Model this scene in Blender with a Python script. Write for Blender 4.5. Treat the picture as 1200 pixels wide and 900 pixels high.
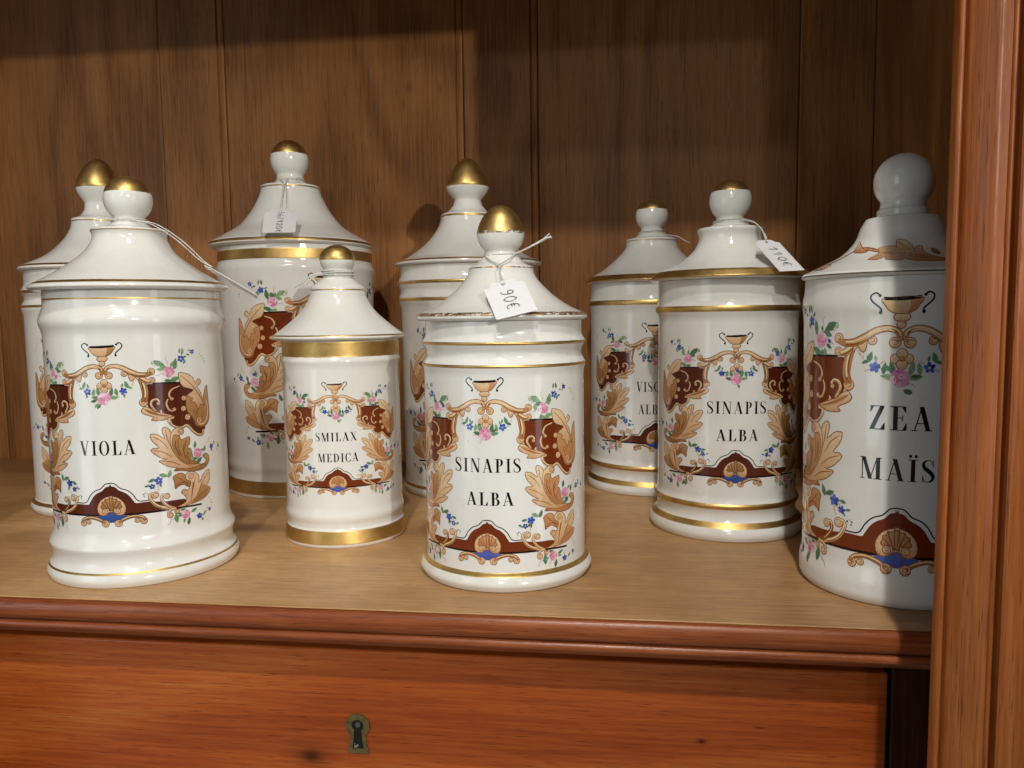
import bpy, math, random
from mathutils import Vector, Matrix
from mathutils.geometry import tessellate_polygon

# ------------------------------------------------------------------ clear
for o in list(bpy.data.objects):
    bpy.data.objects.remove(o, do_unlink=True)
scene = bpy.context.scene
COL = scene.collection
R = math.radians

# ------------------------------------------------------------------ camera (metres; shelf top is z = 0)
cam_d = bpy.data.cameras.new('camera')
cam_d.sensor_fit = 'HORIZONTAL'
cam_d.sensor_width = 36.0
cam_d.lens = 36.0 * 901.6 / 1200.0
cam_d.clip_start = 0.01
cam_d.clip_end = 50.0
cam = bpy.data.objects.new('camera', cam_d)
COL.objects.link(cam)
pitch, roll, yaw = R(4.955), R(0.678), R(7.318)
fw = Vector((-math.sin(yaw) * math.cos(pitch), math.cos(yaw) * math.cos(pitch), -math.sin(pitch)))
rt = Vector((math.cos(yaw), math.sin(yaw), 0))
up = rt.cross(fw)
rt2 = math.cos(roll) * rt - math.sin(roll) * up
up2 = math.cos(roll) * up + math.sin(roll) * rt
cam.matrix_world = Matrix(((rt2.x, up2.x, -fw.x, 0.0), (rt2.y, up2.y, -fw.y, 0.0),
                           (rt2.z, up2.z, -fw.z, 0.168), (0, 0, 0, 1)))
scene.camera = cam

# ------------------------------------------------------------------ room light
world = bpy.data.worlds.new('World')
scene.world = world
world.use_nodes = True
bg = world.node_tree.nodes['Background']
bg.inputs[0].default_value = (1.0, 0.96, 0.90, 1)
bg.inputs[1].default_value = 0.135


def spot(name, loc, power, colour, radius=0.035):
    l = bpy.data.lights.new(name, 'POINT')
    l.energy = power
    l.color = colour
    l.shadow_soft_size = radius
    o = bpy.data.objects.new(name, l)
    o.location = loc
    COL.objects.link(o)
    return o


def beam(name, loc, target, power, colour, radius, cone):
    l = bpy.data.lights.new(name, 'SPOT')
    l.energy = power
    l.color = colour
    l.shadow_soft_size = radius
    l.spot_size = R(cone)
    l.spot_blend = 0.35
    o = bpy.data.objects.new(name, l)
    o.location = loc
    o.rotation_euler = (Vector(target) - Vector(loc)).to_track_quat('-Z', 'Y').to_euler()
    COL.objects.link(o)
    return o


def window(name, loc, target, w, h, power, colour):
    l = bpy.data.lights.new(name, 'AREA')
    l.shape = 'RECTANGLE'
    l.size, l.size_y = w, h
    l.energy = power
    l.color = colour
    o = bpy.data.objects.new(name, l)
    o.location = loc
    o.rotation_euler = (Vector(target) - Vector(loc)).to_track_quat('-Z', 'Y').to_euler()
    COL.objects.link(o)
    return o


WARM = (1.0, 0.975, 0.905)
# ceiling lamps of the shop, one behind the other, and one off to the right
spot('ceiling_lamp_front', (0.075, -0.28, 1.58), 30, WARM, 0.03)
spot('ceiling_lamp_near', (0.0, -1.10, 1.56), 59, WARM, 0.03)
spot('ceiling_lamp_middle', (-0.05, -1.65, 1.56), 13, WARM, 0.03)
spot('ceiling_lamp_far', (0.02, -3.40, 1.52), 32, WARM, 0.05)
beam('ceiling_lamp_right', (3.05, -4.60, 1.55), (-0.42, 0.80, 0.50), 440, WARM, 0.06, 12.5)
# tall shop windows: two panes to the right, one to the left
window('window_pane', (3.30, -1.95, 0.15), (-0.1, 0.5, 0.1), 0.24, 2.3, 5.5, (0.88, 0.94, 1.0))
window('window_pane', (3.48, -1.66, 0.15), (-0.1, 0.5, 0.1), 0.24, 2.3, 5.5, (0.88, 0.94, 1.0))
window('window_left', (-1.9, -1.5, 0.35), (-0.35, 0.5, 0.1), 0.8, 1.6, 8.5, (0.72, 0.87, 1.0))

scene.view_settings.view_transform = 'Standard'
scene.view_settings.look = 'None'
scene.view_settings.exposure = 0.0
scene.view_settings.gamma = 1.0
scene.view_settings.use_curve_mapping = False


# ------------------------------------------------------------------ helpers
def lin(c):
    return tuple(((v / 255.0) / 12.92 if v / 255.0 <= 0.04045 else ((v / 255.0 + 0.055) / 1.055) ** 2.4) for v in c)


def thing(name, loc, label, cat, group=None):
    o = bpy.data.objects.new(name, None)
    o.empty_display_size = 0.02
    o.location = loc
    COL.objects.link(o)
    o['label'] = label
    o['category'] = cat
    if group:
        o['group'] = group
    return o


def mesh_obj(name, verts, faces, mat, parent=None, smooth=False, label=None):
    me = bpy.data.meshes.new(name)
    me.from_pydata(verts, [], faces)
    if smooth:
        me.polygons.foreach_set('use_smooth', [True] * len(me.polygons))
    me.materials.append(mat)
    me.update()
    o = bpy.data.objects.new(name, me)
    COL.objects.link(o)
    if parent:
        o.parent = parent
    if label:
        o['label'] = label
    return o


def nodes_of(name):
    m = bpy.data.materials.new(name)
    m.use_nodes = True
    nt = m.node_tree
    bs = nt.nodes['Principled BSDF']
    return m, nt, bs


def N(nt, kind, **kw):
    n = nt.nodes.new(kind)
    for k, v in kw.items():
        if hasattr(n, k) and not k.startswith('i_'):
            setattr(n, k, v)
    return n


def noise(nt, vec, scale, detail=4.0, rough=0.55, dist=0.0):
    n = nt.nodes.new('ShaderNodeTexNoise')
    n.inputs['Scale'].default_value = scale
    n.inputs['Detail'].default_value = detail
    n.inputs['Roughness'].default_value = rough
    n.inputs['Distortion'].default_value = dist
    nt.links.new(vec, n.inputs['Vector'])
    return n.outputs['Fac']


def mapping(nt, vec, scale, loc=(0, 0, 0)):
    n = nt.nodes.new('ShaderNodeMapping')
    n.inputs['Scale'].default_value = scale
    n.inputs['Location'].default_value = loc
    nt.links.new(vec, n.inputs['Vector'])
    return n.outputs['Vector']


def ramp(nt, fac, stops):
    n = nt.nodes.new('ShaderNodeValToRGB')
    el = n.color_ramp.elements
    while len(el) < len(stops):
        el.new(0.5)
    for e, (p, c) in zip(el, stops):
        e.position = p
        e.color = (*c, 1) if len(c) == 3 else c
    nt.links.new(fac, n.inputs['Fac'])
    return n.outputs['Color']


def math_n(nt, op, a, b=None):
    n = nt.nodes.new('ShaderNodeMath')
    n.operation = op
    for i, v in enumerate((a, b)):
        if v is None:
            continue
        if isinstance(v, (int, float)):
            n.inputs[i].default_value = v
        else:
            nt.links.new(v, n.inputs[i])
    return n.outputs[0]


def mixc(nt, fac, a, b, blend='MIX'):
    n = nt.nodes.new('ShaderNodeMix')
    n.data_type = 'RGBA'
    n.blend_type = blend
    for key, v in ((0, fac), (6, a), (7, b)):
        if isinstance(v, (int, float)):
            n.inputs[key].default_value = v
        elif isinstance(v, tuple):
            n.inputs[key].default_value = (*v, 1)
        else:
            nt.links.new(v, n.inputs[key])
    return n.outputs[2]


def bump(nt, bs, height, strength, dist=0.001):
    n = nt.nodes.new('ShaderNodeBump')
    n.inputs['Strength'].default_value = strength
    n.inputs['Distance'].default_value = dist
    nt.links.new(height, n.inputs['Height'])
    nt.links.new(n.outputs['Normal'], bs.inputs['Normal'])


# ------------------------------------------------------------------ materials
def wood(name, dark, mid, light, grain, gloss=0.38, figure=1.0, pore=0.5, coat=0.0, ring=7.0, knots=(), psc=(820, 42), scratch=0.0):
    """grain: 0 = along x, 1 = along y, 2 = along z"""
    m, nt, bs = nodes_of(name)
    tc = nt.nodes.new('ShaderNodeTexCoord')
    oi = nt.nodes.new('ShaderNodeObjectInfo')
    off = nt.nodes.new('ShaderNodeVectorMath')
    off.operation = 'SCALE'
    comb = nt.nodes.new('ShaderNodeCombineXYZ')
    for i in range(3):
        nt.links.new(oi.outputs['Random'], comb.inputs[i])
    nt.links.new(comb.outputs[0], off.inputs[0])
    off.inputs['Scale'].default_value = 7.3
    add = nt.nodes.new('ShaderNodeVectorMath')
    nt.links.new(tc.outputs['Object'], add.inputs[0])
    nt.links.new(off.outputs[0], add.inputs[1])
    v = add.outputs[0]

    def sc(a, b):
        s = [a, a, a]
        s[grain] = b
        return mapping(nt, v, tuple(s))
    # growth rings bent by a slow noise: cathedral figure
    slow = noise(nt, sc(3.2, 0.9), 1.0, 3, 0.5, 0.4)
    rings = math_n(nt, 'SINE', math_n(nt, 'MULTIPLY', slow, 6.283 * ring * figure))
    rings = math_n(nt, 'ADD', math_n(nt, 'MULTIPLY', rings, 0.5), 0.5)
    fib = noise(nt, sc(480, 16.0), 1.0, 4, 0.6)
    fine = noise(nt, sc(1000, 30.0), 1.0, 3, 0.6)
    broad = noise(nt, sc(22, 1.6), 1.0, 4, 0.55)
    f = math_n(nt, 'ADD', math_n(nt, 'MULTIPLY', rings, 0.22), math_n(nt, 'MULTIPLY', fib, 0.70))
    f = math_n(nt, 'ADD', f, math_n(nt, 'MULTIPLY', broad, 0.14))
    col = ramp(nt, f, [(0.34, dark), (0.56, mid), (0.80, light)])
    # open pores: short dark dashes along the grain
    pr = ramp(nt, noise(nt, sc(*psc), 1.0, 2, 0.5), [(0.29, (1, 1, 1)), (0.40, (0, 0, 0))])
    col = mixc(nt, math_n(nt, 'MULTIPLY', pr, pore), col, tuple(c * 0.35 for c in dark))
    for kx, ky, kz, kr in knots:
        dn = nt.nodes.new('ShaderNodeVectorMath')
        dn.operation = 'DISTANCE'
        wob = nt.nodes.new('ShaderNodeVectorMath')
        wob.operation = 'MULTIPLY'
        nt.links.new(tc.outputs['Object'], wob.inputs[0])
        sq = [1.0, 1.0, 1.0]
        sq[grain] = 0.6
        wob.inputs[1].default_value = sq
        nt.links.new(wob.outputs[0], dn.inputs[0])
        dn.inputs[1].default_value = (kx * sq[0], ky * sq[1], kz * sq[2])
        dd = math_n(nt, 'ADD', math_n(nt, 'DIVIDE', dn.outputs['Value'], kr), math_n(nt, 'MULTIPLY', math_n(nt, 'SUBTRACT', broad, 0.5), 1.4))
        kf = ramp(nt, math_n(nt, 'MULTIPLY', dd, 0.4), [(0.12, (0.92, 0.92, 0.92)), (0.42, (0.30, 0.30, 0.30)), (0.9, (0, 0, 0))])
        col = mixc(nt, kf, col, tuple(c * 0.16 for c in dark))
    if scratch:
        sl = ramp(nt, noise(nt, sc(1500, 11.0), 1.0, 2, 0.5), [(0.64, (0, 0, 0)), (0.72, (1, 1, 1))])
        pt = ramp(nt, noise(nt, v, 7.0, 3, 0.6), [(0.42, (0, 0, 0)), (0.62, (1, 1, 1))])
        col = mixc(nt, math_n(nt, 'MULTIPLY', math_n(nt, 'MULTIPLY', sl, pt), scratch), col, tuple(min(0.85, c * 1.5 + 0.05) for c in light))
        dust = ramp(nt, noise(nt, tc.outputs['Object'], 34.0, 6, 0.72), [(0.44, (0.82, 0.80, 0.78)), (0.6, (1, 1, 1))])
        col = mixc(nt, 0.7, col, dust, 'MULTIPLY')
    # old varnish: slow blotches
    bl = noise(nt, v, 9.0, 4, 0.6)
    col = mixc(nt, 0.5, col, ramp(nt, bl, [(0.3, (0.74, 0.70, 0.68)), (0.7, (1.0, 1.0, 1.0))]), 'MULTIPLY')
    nt.links.new(col, bs.inputs['Base Color'])
    rg = math_n(nt, 'ADD', math_n(nt, 'MULTIPLY', math_n(nt, 'ADD', fine, bl), 0.22), gloss - 0.2)
    nt.links.new(rg, bs.inputs['Roughness'])
    bs.inputs['Specular IOR Level'].default_value = 0.35
    bs.inputs['Coat Weight'].default_value = coat
    bs.inputs['Coat Roughness'].default_value = 0.28
    hgt = math_n(nt, 'ADD', math_n(nt, 'MULTIPLY', fine, 0.5), math_n(nt, 'SUBTRACT', fib, pr))
    bump(nt, bs, hgt, 0.22, 0.0006)
    return m


M_BACK = wood('back_board_wood', lin((122, 79, 40)), lin((154, 102, 53)), lin((174, 118, 64)), 2, 0.5, 1.5, 0.55, knots=((-0.222, 0.86, 0.425, .0024), (-0.208, 0.86, 0.421, .0014), (-0.187, 0.86, 0.423, .0022)))
M_SHELF = wood('shelf_wood', lin((176, 132, 86)), lin((200, 155, 104)), lin((218, 177, 128)), 0, 0.42, 0.8, 0.5, 0.1, scratch=0.55)
M_MOULD = wood('moulding_wood', lin((104, 46, 20)), lin((142, 72, 36)), lin((176, 102, 58)), 0, 0.30, 0.5, 0.6, 0.35, psc=(1450, 55))
M_DRAWER = wood('drawer_wood', lin((174, 78, 28)), lin((202, 100, 40)), lin((222, 128, 60)), 0, 0.36, 1.0, 0.8, 0.25, psc=(1450, 55), knots=((-0.1935, 0.458, -0.1155, .0065), (0.055, .458, -0.0905, .0012)))
M_STILE = wood('stile_wood', lin((120, 60, 22)), lin((152, 83, 35)), lin((178, 106, 52)), 2, 0.34, 0.5, 0.6, 0.12, psc=(1450, 55))
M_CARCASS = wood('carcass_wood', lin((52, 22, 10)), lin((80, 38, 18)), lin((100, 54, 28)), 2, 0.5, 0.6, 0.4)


def porcelain():
    m, nt, bs = nodes_of('white_glazed_porcelain')
    tc = nt.nodes.new('ShaderNodeTexCoord')
    a = noise(nt, tc.outputs['Object'], 26.0, 4, 0.6)
    spk = ramp(nt, noise(nt, tc.outputs['Object'], 420.0, 2, 0.5), [(0.21, (0.80, 0.76, 0.68)), (0.25, (1, 1, 1))])
    col = ramp(nt, a, [(0.3, (0.80, 0.79, 0.745)), (0.7, (0.84, 0.832, 0.80))])
    col = mixc(nt, 1.0, col, spk, 'MULTIPLY')
    gr = ramp(nt, noise(nt, mapping(nt, tc.outputs['Object'], (1, 1, 0.5)), 14.0, 6, 0.7), [(0.36, (0.90, 0.87, 0.80)), (0.56, (1, 1, 1))])
    col = mixc(nt, 0.6, col, gr, 'MULTIPLY')
    nt.links.new(col, bs.inputs['Base Color'])
    rgh = ramp(nt, noise(nt, tc.outputs['Object'], 70.0, 5, 0.7), [(0.35, (0.07, 0.07, 0.07)), (0.75, (0.20, 0.20, 0.20))])
    nt.links.new(rgh, bs.inputs['Roughness'])
    bs.inputs['IOR'].default_value = 1.52
    bs.inputs['Subsurface Weight'].default_value = 0.0
    b = noise(nt, tc.outputs['Object'], 55.0, 2, 0.5)
    bump(nt, bs, b, 0.10, 0.0012)
    return m


def gold(name, worn):
    m, nt, bs = nodes_of(name)
    tc = nt.nodes.new('ShaderNodeTexCoord')
    a = noise(nt, tc.outputs['Object'], 90.0, 5, 0.65)
    col = ramp(nt, a, [(0.2, (0.50, 0.31, 0.10)), (0.5, (0.72, 0.48, 0.17)), (0.85, (0.84, 0.60, 0.25))])
    nt.links.new(col, bs.inputs['Base Color'])
    bs.inputs['Metallic'].default_value = 1.0
    rr = math_n(nt, 'ADD', math_n(nt, 'MULTIPLY', noise(nt, tc.outputs['Object'], 240.0, 3, 0.6), 0.20), 0.33)
    nt.links.new(rr, bs.inputs['Roughness'])
    bump(nt, bs, noise(nt, tc.outputs['Object'], 380.0, 3, 0.6), 0.12, 0.0003)
    if worn > 0:
        # rubbed gilding: brownish residue and bare glaze show through
        w1 = noise(nt, mapping(nt, tc.outputs['Object'], (1, 1, 1.6)), 210.0, 5, 0.7)
        if worn < 0.5:
            sep = nt.nodes.new('ShaderNodeSeparateXYZ')
            nt.links.new(tc.outputs['Object'], sep.inputs[0])
            up_ = math_n(nt, 'MINIMUM', math_n(nt, 'DIVIDE', math_n(nt, 'SUBTRACT', sep.outputs['Z'], 0.2232), 0.0075), 0.45)
            w1 = math_n(nt, 'ADD', math_n(nt, 'SUBTRACT', w1, 0.16), up_)
        patch = ramp(nt, w1, [(0.28 + 0.19 * worn, (0, 0, 0)), (0.32 + 0.19 * worn, (1, 1, 1))])
        glz = nt.nodes.new('ShaderNodeBsdfPrincipled')
        w2 = noise(nt, tc.outputs['Object'], 330.0, 4, 0.7)
        nt.links.new(ramp(nt, w2, [(0.42, (0.80, 0.78, 0.73)), (0.52, (0.24, 0.15, 0.11))]), glz.inputs['Base Color'])
        glz.inputs['Roughness'].default_value = 0.15
        mx = nt.nodes.new('ShaderNodeMixShader')
        out = nt.nodes['Material Output']
        nt.links.new(patch, mx.inputs[0])
        nt.links.new(glz.outputs[0], mx.inputs[1])
        nt.links.new(bs.outputs[0], mx.inputs[2])
        # patch = 1 keeps gold
        nt.links.new(mx.outputs[0], out.inputs['Surface'])
    return m


def print_mat():
    m, nt, bs = nodes_of('fired_on_print')
    at = nt.nodes.new('ShaderNodeVertexColor')
    at.layer_name = 'ink'
    tc = nt.nodes.new('ShaderNodeTexCoord')
    a = noise(nt, tc.outputs['Object'], 330.0, 4, 0.65)
    col = mixc(nt, 0.55, at.outputs['Color'], ramp(nt, a, [(0.3, (0.74, 0.70, 0.66)), (0.62, (1, 1, 1))]), 'MULTIPLY')
    nt.links.new(col, bs.inputs['Base Color'])
    bs.inputs['Roughness'].default_value = 0.13
    bs.inputs['IOR'].default_value = 1.5
    return m


def plain(name, col, rough, metal=0.0, nscale=0, namt=0.2, bmp=0.0):
    m, nt, bs = nodes_of(name)
    bs.inputs['Roughness'].default_value = rough
    bs.inputs['Metallic'].default_value = metal
    if nscale:
        tc = nt.nodes.new('ShaderNodeTexCoord')
        a = noise(nt, tc.outputs['Object'], nscale, 4, 0.6)
        lo = tuple(c * (1 - namt) for c in col)
        nt.links.new(ramp(nt, a, [(0.3, lo), (0.7, col)]), bs.inputs['Base Color'])
        if bmp:
            bump(nt, bs, a, bmp, 0.0004)
    else:
        bs.inputs['Base Color'].default_value = (*col, 1)
    return m


M_PORC = porcelain()
M_GOLD = gold('burnished_gold', 0.0)
M_GOLD_RUB = gold('rubbed_gold', 0.25)
M_GOLD_WORN = gold('worn_gold', 1.0)
M_PRINT = print_mat()
M_CARD = plain('white_card', (0.86, 0.85, 0.86), 0.6, 0, 160, 0.06)
M_STRING = plain('white_cotton_string', (0.78, 0.76, 0.70), 0.8, 0, 900, 0.35, 0.5)
M_PEN = plain('ballpoint_ink', (0.05, 0.05, 0.07), 0.5, 0, 500, 0.4)
M_BRASS = plain('tarnished_brass', (0.26, 0.20, 0.07), 0.45, 0.35, 260, 0.45, 0.3)
M_STEEL = plain('lock_pin_steel', (0.42, 0.40, 0.37), 0.4, 0.8, 300, 0.4)
M_DARK = plain('painted_keyhole_shade', (0.012, 0.010, 0.008), 0.8, 0, 200, 0.4)  # near-black colour painted in for the shade inside the lock
M_LINT = plain('lint', (0.55, 0.48, 0.38), 0.9, 0, 700, 0.5)
M_TAUPE = plain('dull_taupe_line', (0.20, 0.16, 0.12), 0.25, 0.3, 240, 0.5)


# ------------------------------------------------------------------ curves in two dimensions
def spline(pts, n=6, closed=False):
    P = [Vector(p) for p in pts]
    L = len(P)
    out = []
    rng = range(L) if closed else range(L - 1)
    for i in rng:
        p0 = P[(i - 1) % L] if closed or i > 0 else P[0] * 2 - P[1]
        p1, p2 = P[i], P[(i + 1) % L]
        p3 = P[(i + 2) % L] if closed or i + 2 < L else P[-1] * 2 - P[-2]
        for k in range(n):
            t = k / n
            out.append(0.5 * ((2 * p1) + (p2 - p0) * t + (2 * p0 - 5 * p1 + 4 * p2 - p3) * t * t
                              + (3 * p1 - p0 - 3 * p2 + p3) * t ** 3))
    if not closed:
        out.append(P[-1])
    return out


def fillet(pts, seg=6):
    """polyline (r, z, radius) with rounded corners"""
    out = []
    for i, p in enumerate(pts):
        rad = p[2] if len(p) > 2 else 0.0
        c = Vector(p[:2])
        if rad <= 0 or i in (0, len(pts) - 1):
            out.append(c)
            continue
        a = Vector(pts[i - 1][:2]) - c
        b = Vector(pts[i + 1][:2]) - c
        la, lb = a.length, b.length
        a.normalize(); b.normalize()
        ang = max(0.02, min(math.pi - 0.01, a.angle(b)))
        t = min(rad / math.tan(ang / 2), la * 0.48, lb * 0.48)
        if ang > R(135):
            t = max(t, 0.46 * min(la, lb))
        p0, p1 = c + a * t, c + b * t
        for k in range(seg + 1):
            s = k / seg
            out.append((1 - s) ** 2 * p0 + 2 * s * (1 - s) * c + s * s * p1)
    return out


def lathe(name, prof_mm, mat, parent, segs=240, rot=0.0, label=None, solid=True):
    """prof: (r, z) in mm from the bottom up; rot in degrees"""
    verts, faces = [], []
    rings = []
    for p in prof_mm:
        r, z = max(0.0, p[0]) / 1000.0, p[1] / 1000.0
        if r < 1e-6:
            rings.append([len(verts)])
            verts.append((0, 0, z))
        else:
            base = len(verts)
            for i in range(segs):
                t = R(rot) + 2 * math.pi * i / segs
                verts.append((r * math.sin(t), -r * math.cos(t), z))
            rings.append(list(range(base, base + segs)))
    for a, b in zip(rings, rings[1:]):
        if len(a) == 1 and len(b) == 1:
            continue
        if len(a) == 1:
            for i in range(segs):
                faces.append((a[0], b[i], b[(i + 1) % segs])[::-1])
        elif len(b) == 1:
            for i in range(segs):
                faces.append((a[i], a[(i + 1) % segs], b[0]))
        else:
            for i in range(segs):
                j = (i + 1) % segs
                faces.append((a[i], a[j], b[j], b[i]))
    return mesh_obj(name, verts, faces, mat, parent, True, label)


def sub_profile(prof, z0, z1, off):
    """the outer run of a profile between two heights, pushed outwards by off (mm)"""
    run = [p for p in prof if p[0] > 0.01]
    pts = []
    for a, b in zip(run, run[1:]):
        if abs(b[1] - a[1]) < 1e-6:
            continue
        n = max(1, int((b - a).length / 0.6))
        for k in range(n + 1):
            q = a.lerp(b, k / n)
            if z0 <= q[1] <= z1 and (not pts or (q - pts[-1]).length > 1e-3):
                pts.append(q)
    out = []
    for i, q in enumerate(pts):
        d = (pts[min(i + 1, len(pts) - 1)] - pts[max(i - 1, 0)])
        nrm = Vector((d[1], -d[0])).normalized() if d.length > 0 else Vector((1, 0))
        o = -0.05 if i in (0, len(pts) - 1) else off
        out.append(q + nrm * o)
    return out


def radius_at(prof, z):
    run = [p for p in prof if p[0] > 0.01]
    best = None
    for a, b in zip(run, run[1:]):
        if min(a[1], b[1]) <= z <= max(a[1], b[1]) and abs(b[1] - a[1]) > 1e-6:
            r = a[0] + (b[0] - a[0]) * (z - a[1]) / (b[1] - a[1])
            best = r if best is None else max(best, r)
    return best if best is not None else run[-1][0]


# ------------------------------------------------------------------ fired-on prints, cut into strips that bend round the jar
class Print:
    STEP = R(1.5)
    LAYER = 0.0016   # mm between one colour and the next

    def __init__(self, prof, rot, rref, zoff=0.0, sx=1.0, sz=1.0, base=0.06, dz=None, grid=None):
        self.prof, self.rot, self.rref = prof, R(rot), rref
        self.zoff, self.sx, self.sz, self.base, self.dz = zoff, sx, sz, base, dz
        self.v, self.f, self.c, self.n = [], [], [], []
        self.grid = {} if grid is None else grid
        self.cache = {}

    def rad(self, z):
        k = round(z, 2)
        if k not in self.cache:
            self.cache[k] = radius_at(self.prof, z)
        return self.cache[k]

    def level(self, pts):
        """lowest free layer above everything already printed there"""
        c = 2.0
        x0, x1 = min(p[0] for p in pts), max(p[0] for p in pts)
        y0, y1 = min(p[1] for p in pts), max(p[1] for p in pts)
        cells = [(i, j) for i in range(math.floor(x0 / c), math.floor(x1 / c) + 1) for j in range(math.floor(y0 / c), math.floor(y1 / c) + 1)]
        lv = 1 + max(self.grid.get(k, 0) for k in cells)
        for k in cells:
            self.grid[k] = lv
        return lv

    def put(self, poly, col, col2=None, lv=None):
        if lv is None:
            lv = self.level(poly)
        off = self.base + lv * self.LAYER
        P = [(p[0] * self.sx / self.rref, p[1] * self.sz + self.zoff) for p in poly]
        zs = [p[1] for p in P]
        z0, zr = min(zs), max(1e-6, max(zs) - min(zs))
        try:
            tris = tessellate_polygon([[Vector((p[0] * 60, p[1], 0)) for p in P]])
        except Exception:
            return
        for t in tris:
            T = [P[i] for i in t]
            ar = (T[1][0] - T[0][0]) * (T[2][1] - T[0][1]) - (T[2][0] - T[0][0]) * (T[1][1] - T[0][1])
            if abs(ar) < 1e-9:
                continue
            if ar < 0:
                T = T[::-1]
            k0 = math.floor(min(p[0] for p in T) / self.STEP - 1e-9)
            k1 = math.floor(max(p[0] for p in T) / self.STEP + 1e-9)
            for k in range(k0, k1 + 1):
                piece = self.clip(self.clip(T, 0, k * self.STEP, 1), 0, (k + 1) * self.STEP, -1)
                if self.dz and len(piece) > 2:
                    a, b = min(p[1] for p in piece), max(p[1] for p in piece)
                    for q in range(math.floor(a / self.dz), math.floor(b / self.dz) + 1):
                        pc = self.clip(self.clip(piece, 1, q * self.dz, 1), 1, (q + 1) * self.dz, -1)
                        self.emit(pc, k, off, col, col2, z0, zr)
                else:
                    self.emit(piece, k, off, col, col2, z0, zr)

    @staticmethod
    def clip(poly, ax, val, sgn):
        out = []
        for i, p in enumerate(poly):
            q = poly[(i + 1) % len(poly)]
            dp, dq = (p[ax] - val) * sgn, (q[ax] - val) * sgn
            if dp >= 0:
                out.append(p)
            if (dp > 0 and dq < 0) or (dp < 0 and dq > 0):
                t = dp / (dp - dq)
                out.append((p[0] + (q[0] - p[0]) * t, p[1] + (q[1] - p[1]) * t))
        return out

    def emit(self, piece, k, off, col, col2, z0, zr):
        if len(piece) < 3:
            return
        base = len(self.v)
        mid = (k + 0.5) * self.STEP
        for a, z in piece:
            r = (self.rad(z) + off) / 1000.0 * math.cos(self.STEP / 2) / math.cos(a - mid)
            th = a + self.rot
            self.v.append((r * math.sin(th), -r * math.cos(th), z / 1000.0))
            dr = (self.rad(z + 0.5) - self.rad(z - 0.5)) if self.dz else 0.0
            self.n.append(Vector((math.sin(th), -math.cos(th), -dr)).normalized())
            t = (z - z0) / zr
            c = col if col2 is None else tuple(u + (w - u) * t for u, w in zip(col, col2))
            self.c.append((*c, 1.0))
        self.f.append(tuple(range(base, base + len(piece))))

    # drawing
    def ribbon(self, pts, ws, col, col2=None, closed=False):
        L, Rr = [], []
        n = len(pts)
        for i in range(n):
            a = pts[(i - 1) % n] if closed or i > 0 else pts[0]
            b = pts[(i + 1) % n] if closed or i < n - 1 else pts[-1]
            d = b - a
            if d.length < 1e-9:
                d = Vector((1, 0))
            d.normalize()
            nn = Vector((-d[1], d[0]))
            w = ws[i] / 2
            L.append(pts[i] + nn * w)
            Rr.append(pts[i] - nn * w)
        if closed:
            lv = self.level(L + Rr)
            for i in range(n):
                j = (i + 1) % n
                self.put([L[i], L[j], Rr[j], Rr[i]], col, col2, lv)
        else:
            self.put(L + Rr[::-1], col, col2)

    def disc(self, c, r, col, col2=None, n=14):
        c = Vector(c)
        self.put([c + Vector((math.cos(i * 2 * math.pi / n), math.sin(i * 2 * math.pi / n))) * r for i in range(n)], col, col2)

    def build(self, name, parent, label=None, mat=None):
        me = bpy.data.meshes.new(name)
        me.from_pydata(self.v, [], self.f)
        at = me.color_attributes.new('ink', 'FLOAT_COLOR', 'POINT')
        flat = [x for c in self.c for x in c]
        at.data.foreach_set('color', flat)
        me.polygons.foreach_set('use_smooth', [True] * len(me.polygons))
        me.materials.append(mat or M_PRINT)
        me.update()
        me.normals_split_custom_set_from_vertices([tuple(x) for x in self.n])
        o = bpy.data.objects.new(name, me)
        COL.objects.link(o)
        o.parent = parent
        if label:
            o['label'] = label
        return o


def pal(**kw):
    return {k: tuple(lin(c) for c in v) for k, v in kw.items()}


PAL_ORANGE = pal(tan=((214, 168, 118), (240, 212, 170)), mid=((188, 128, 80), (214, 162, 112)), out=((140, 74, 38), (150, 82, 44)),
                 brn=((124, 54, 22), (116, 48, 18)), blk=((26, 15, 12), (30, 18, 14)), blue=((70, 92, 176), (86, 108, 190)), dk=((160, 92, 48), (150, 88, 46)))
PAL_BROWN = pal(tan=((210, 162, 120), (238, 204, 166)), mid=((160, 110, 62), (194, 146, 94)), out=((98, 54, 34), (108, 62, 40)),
                brn=((96, 44, 26), (84, 36, 22)), blk=((24, 13, 11), (28, 15, 13)), blue=((44, 76, 148), (62, 96, 168)), dk=((120, 78, 40), (126, 84, 44)))

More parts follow.
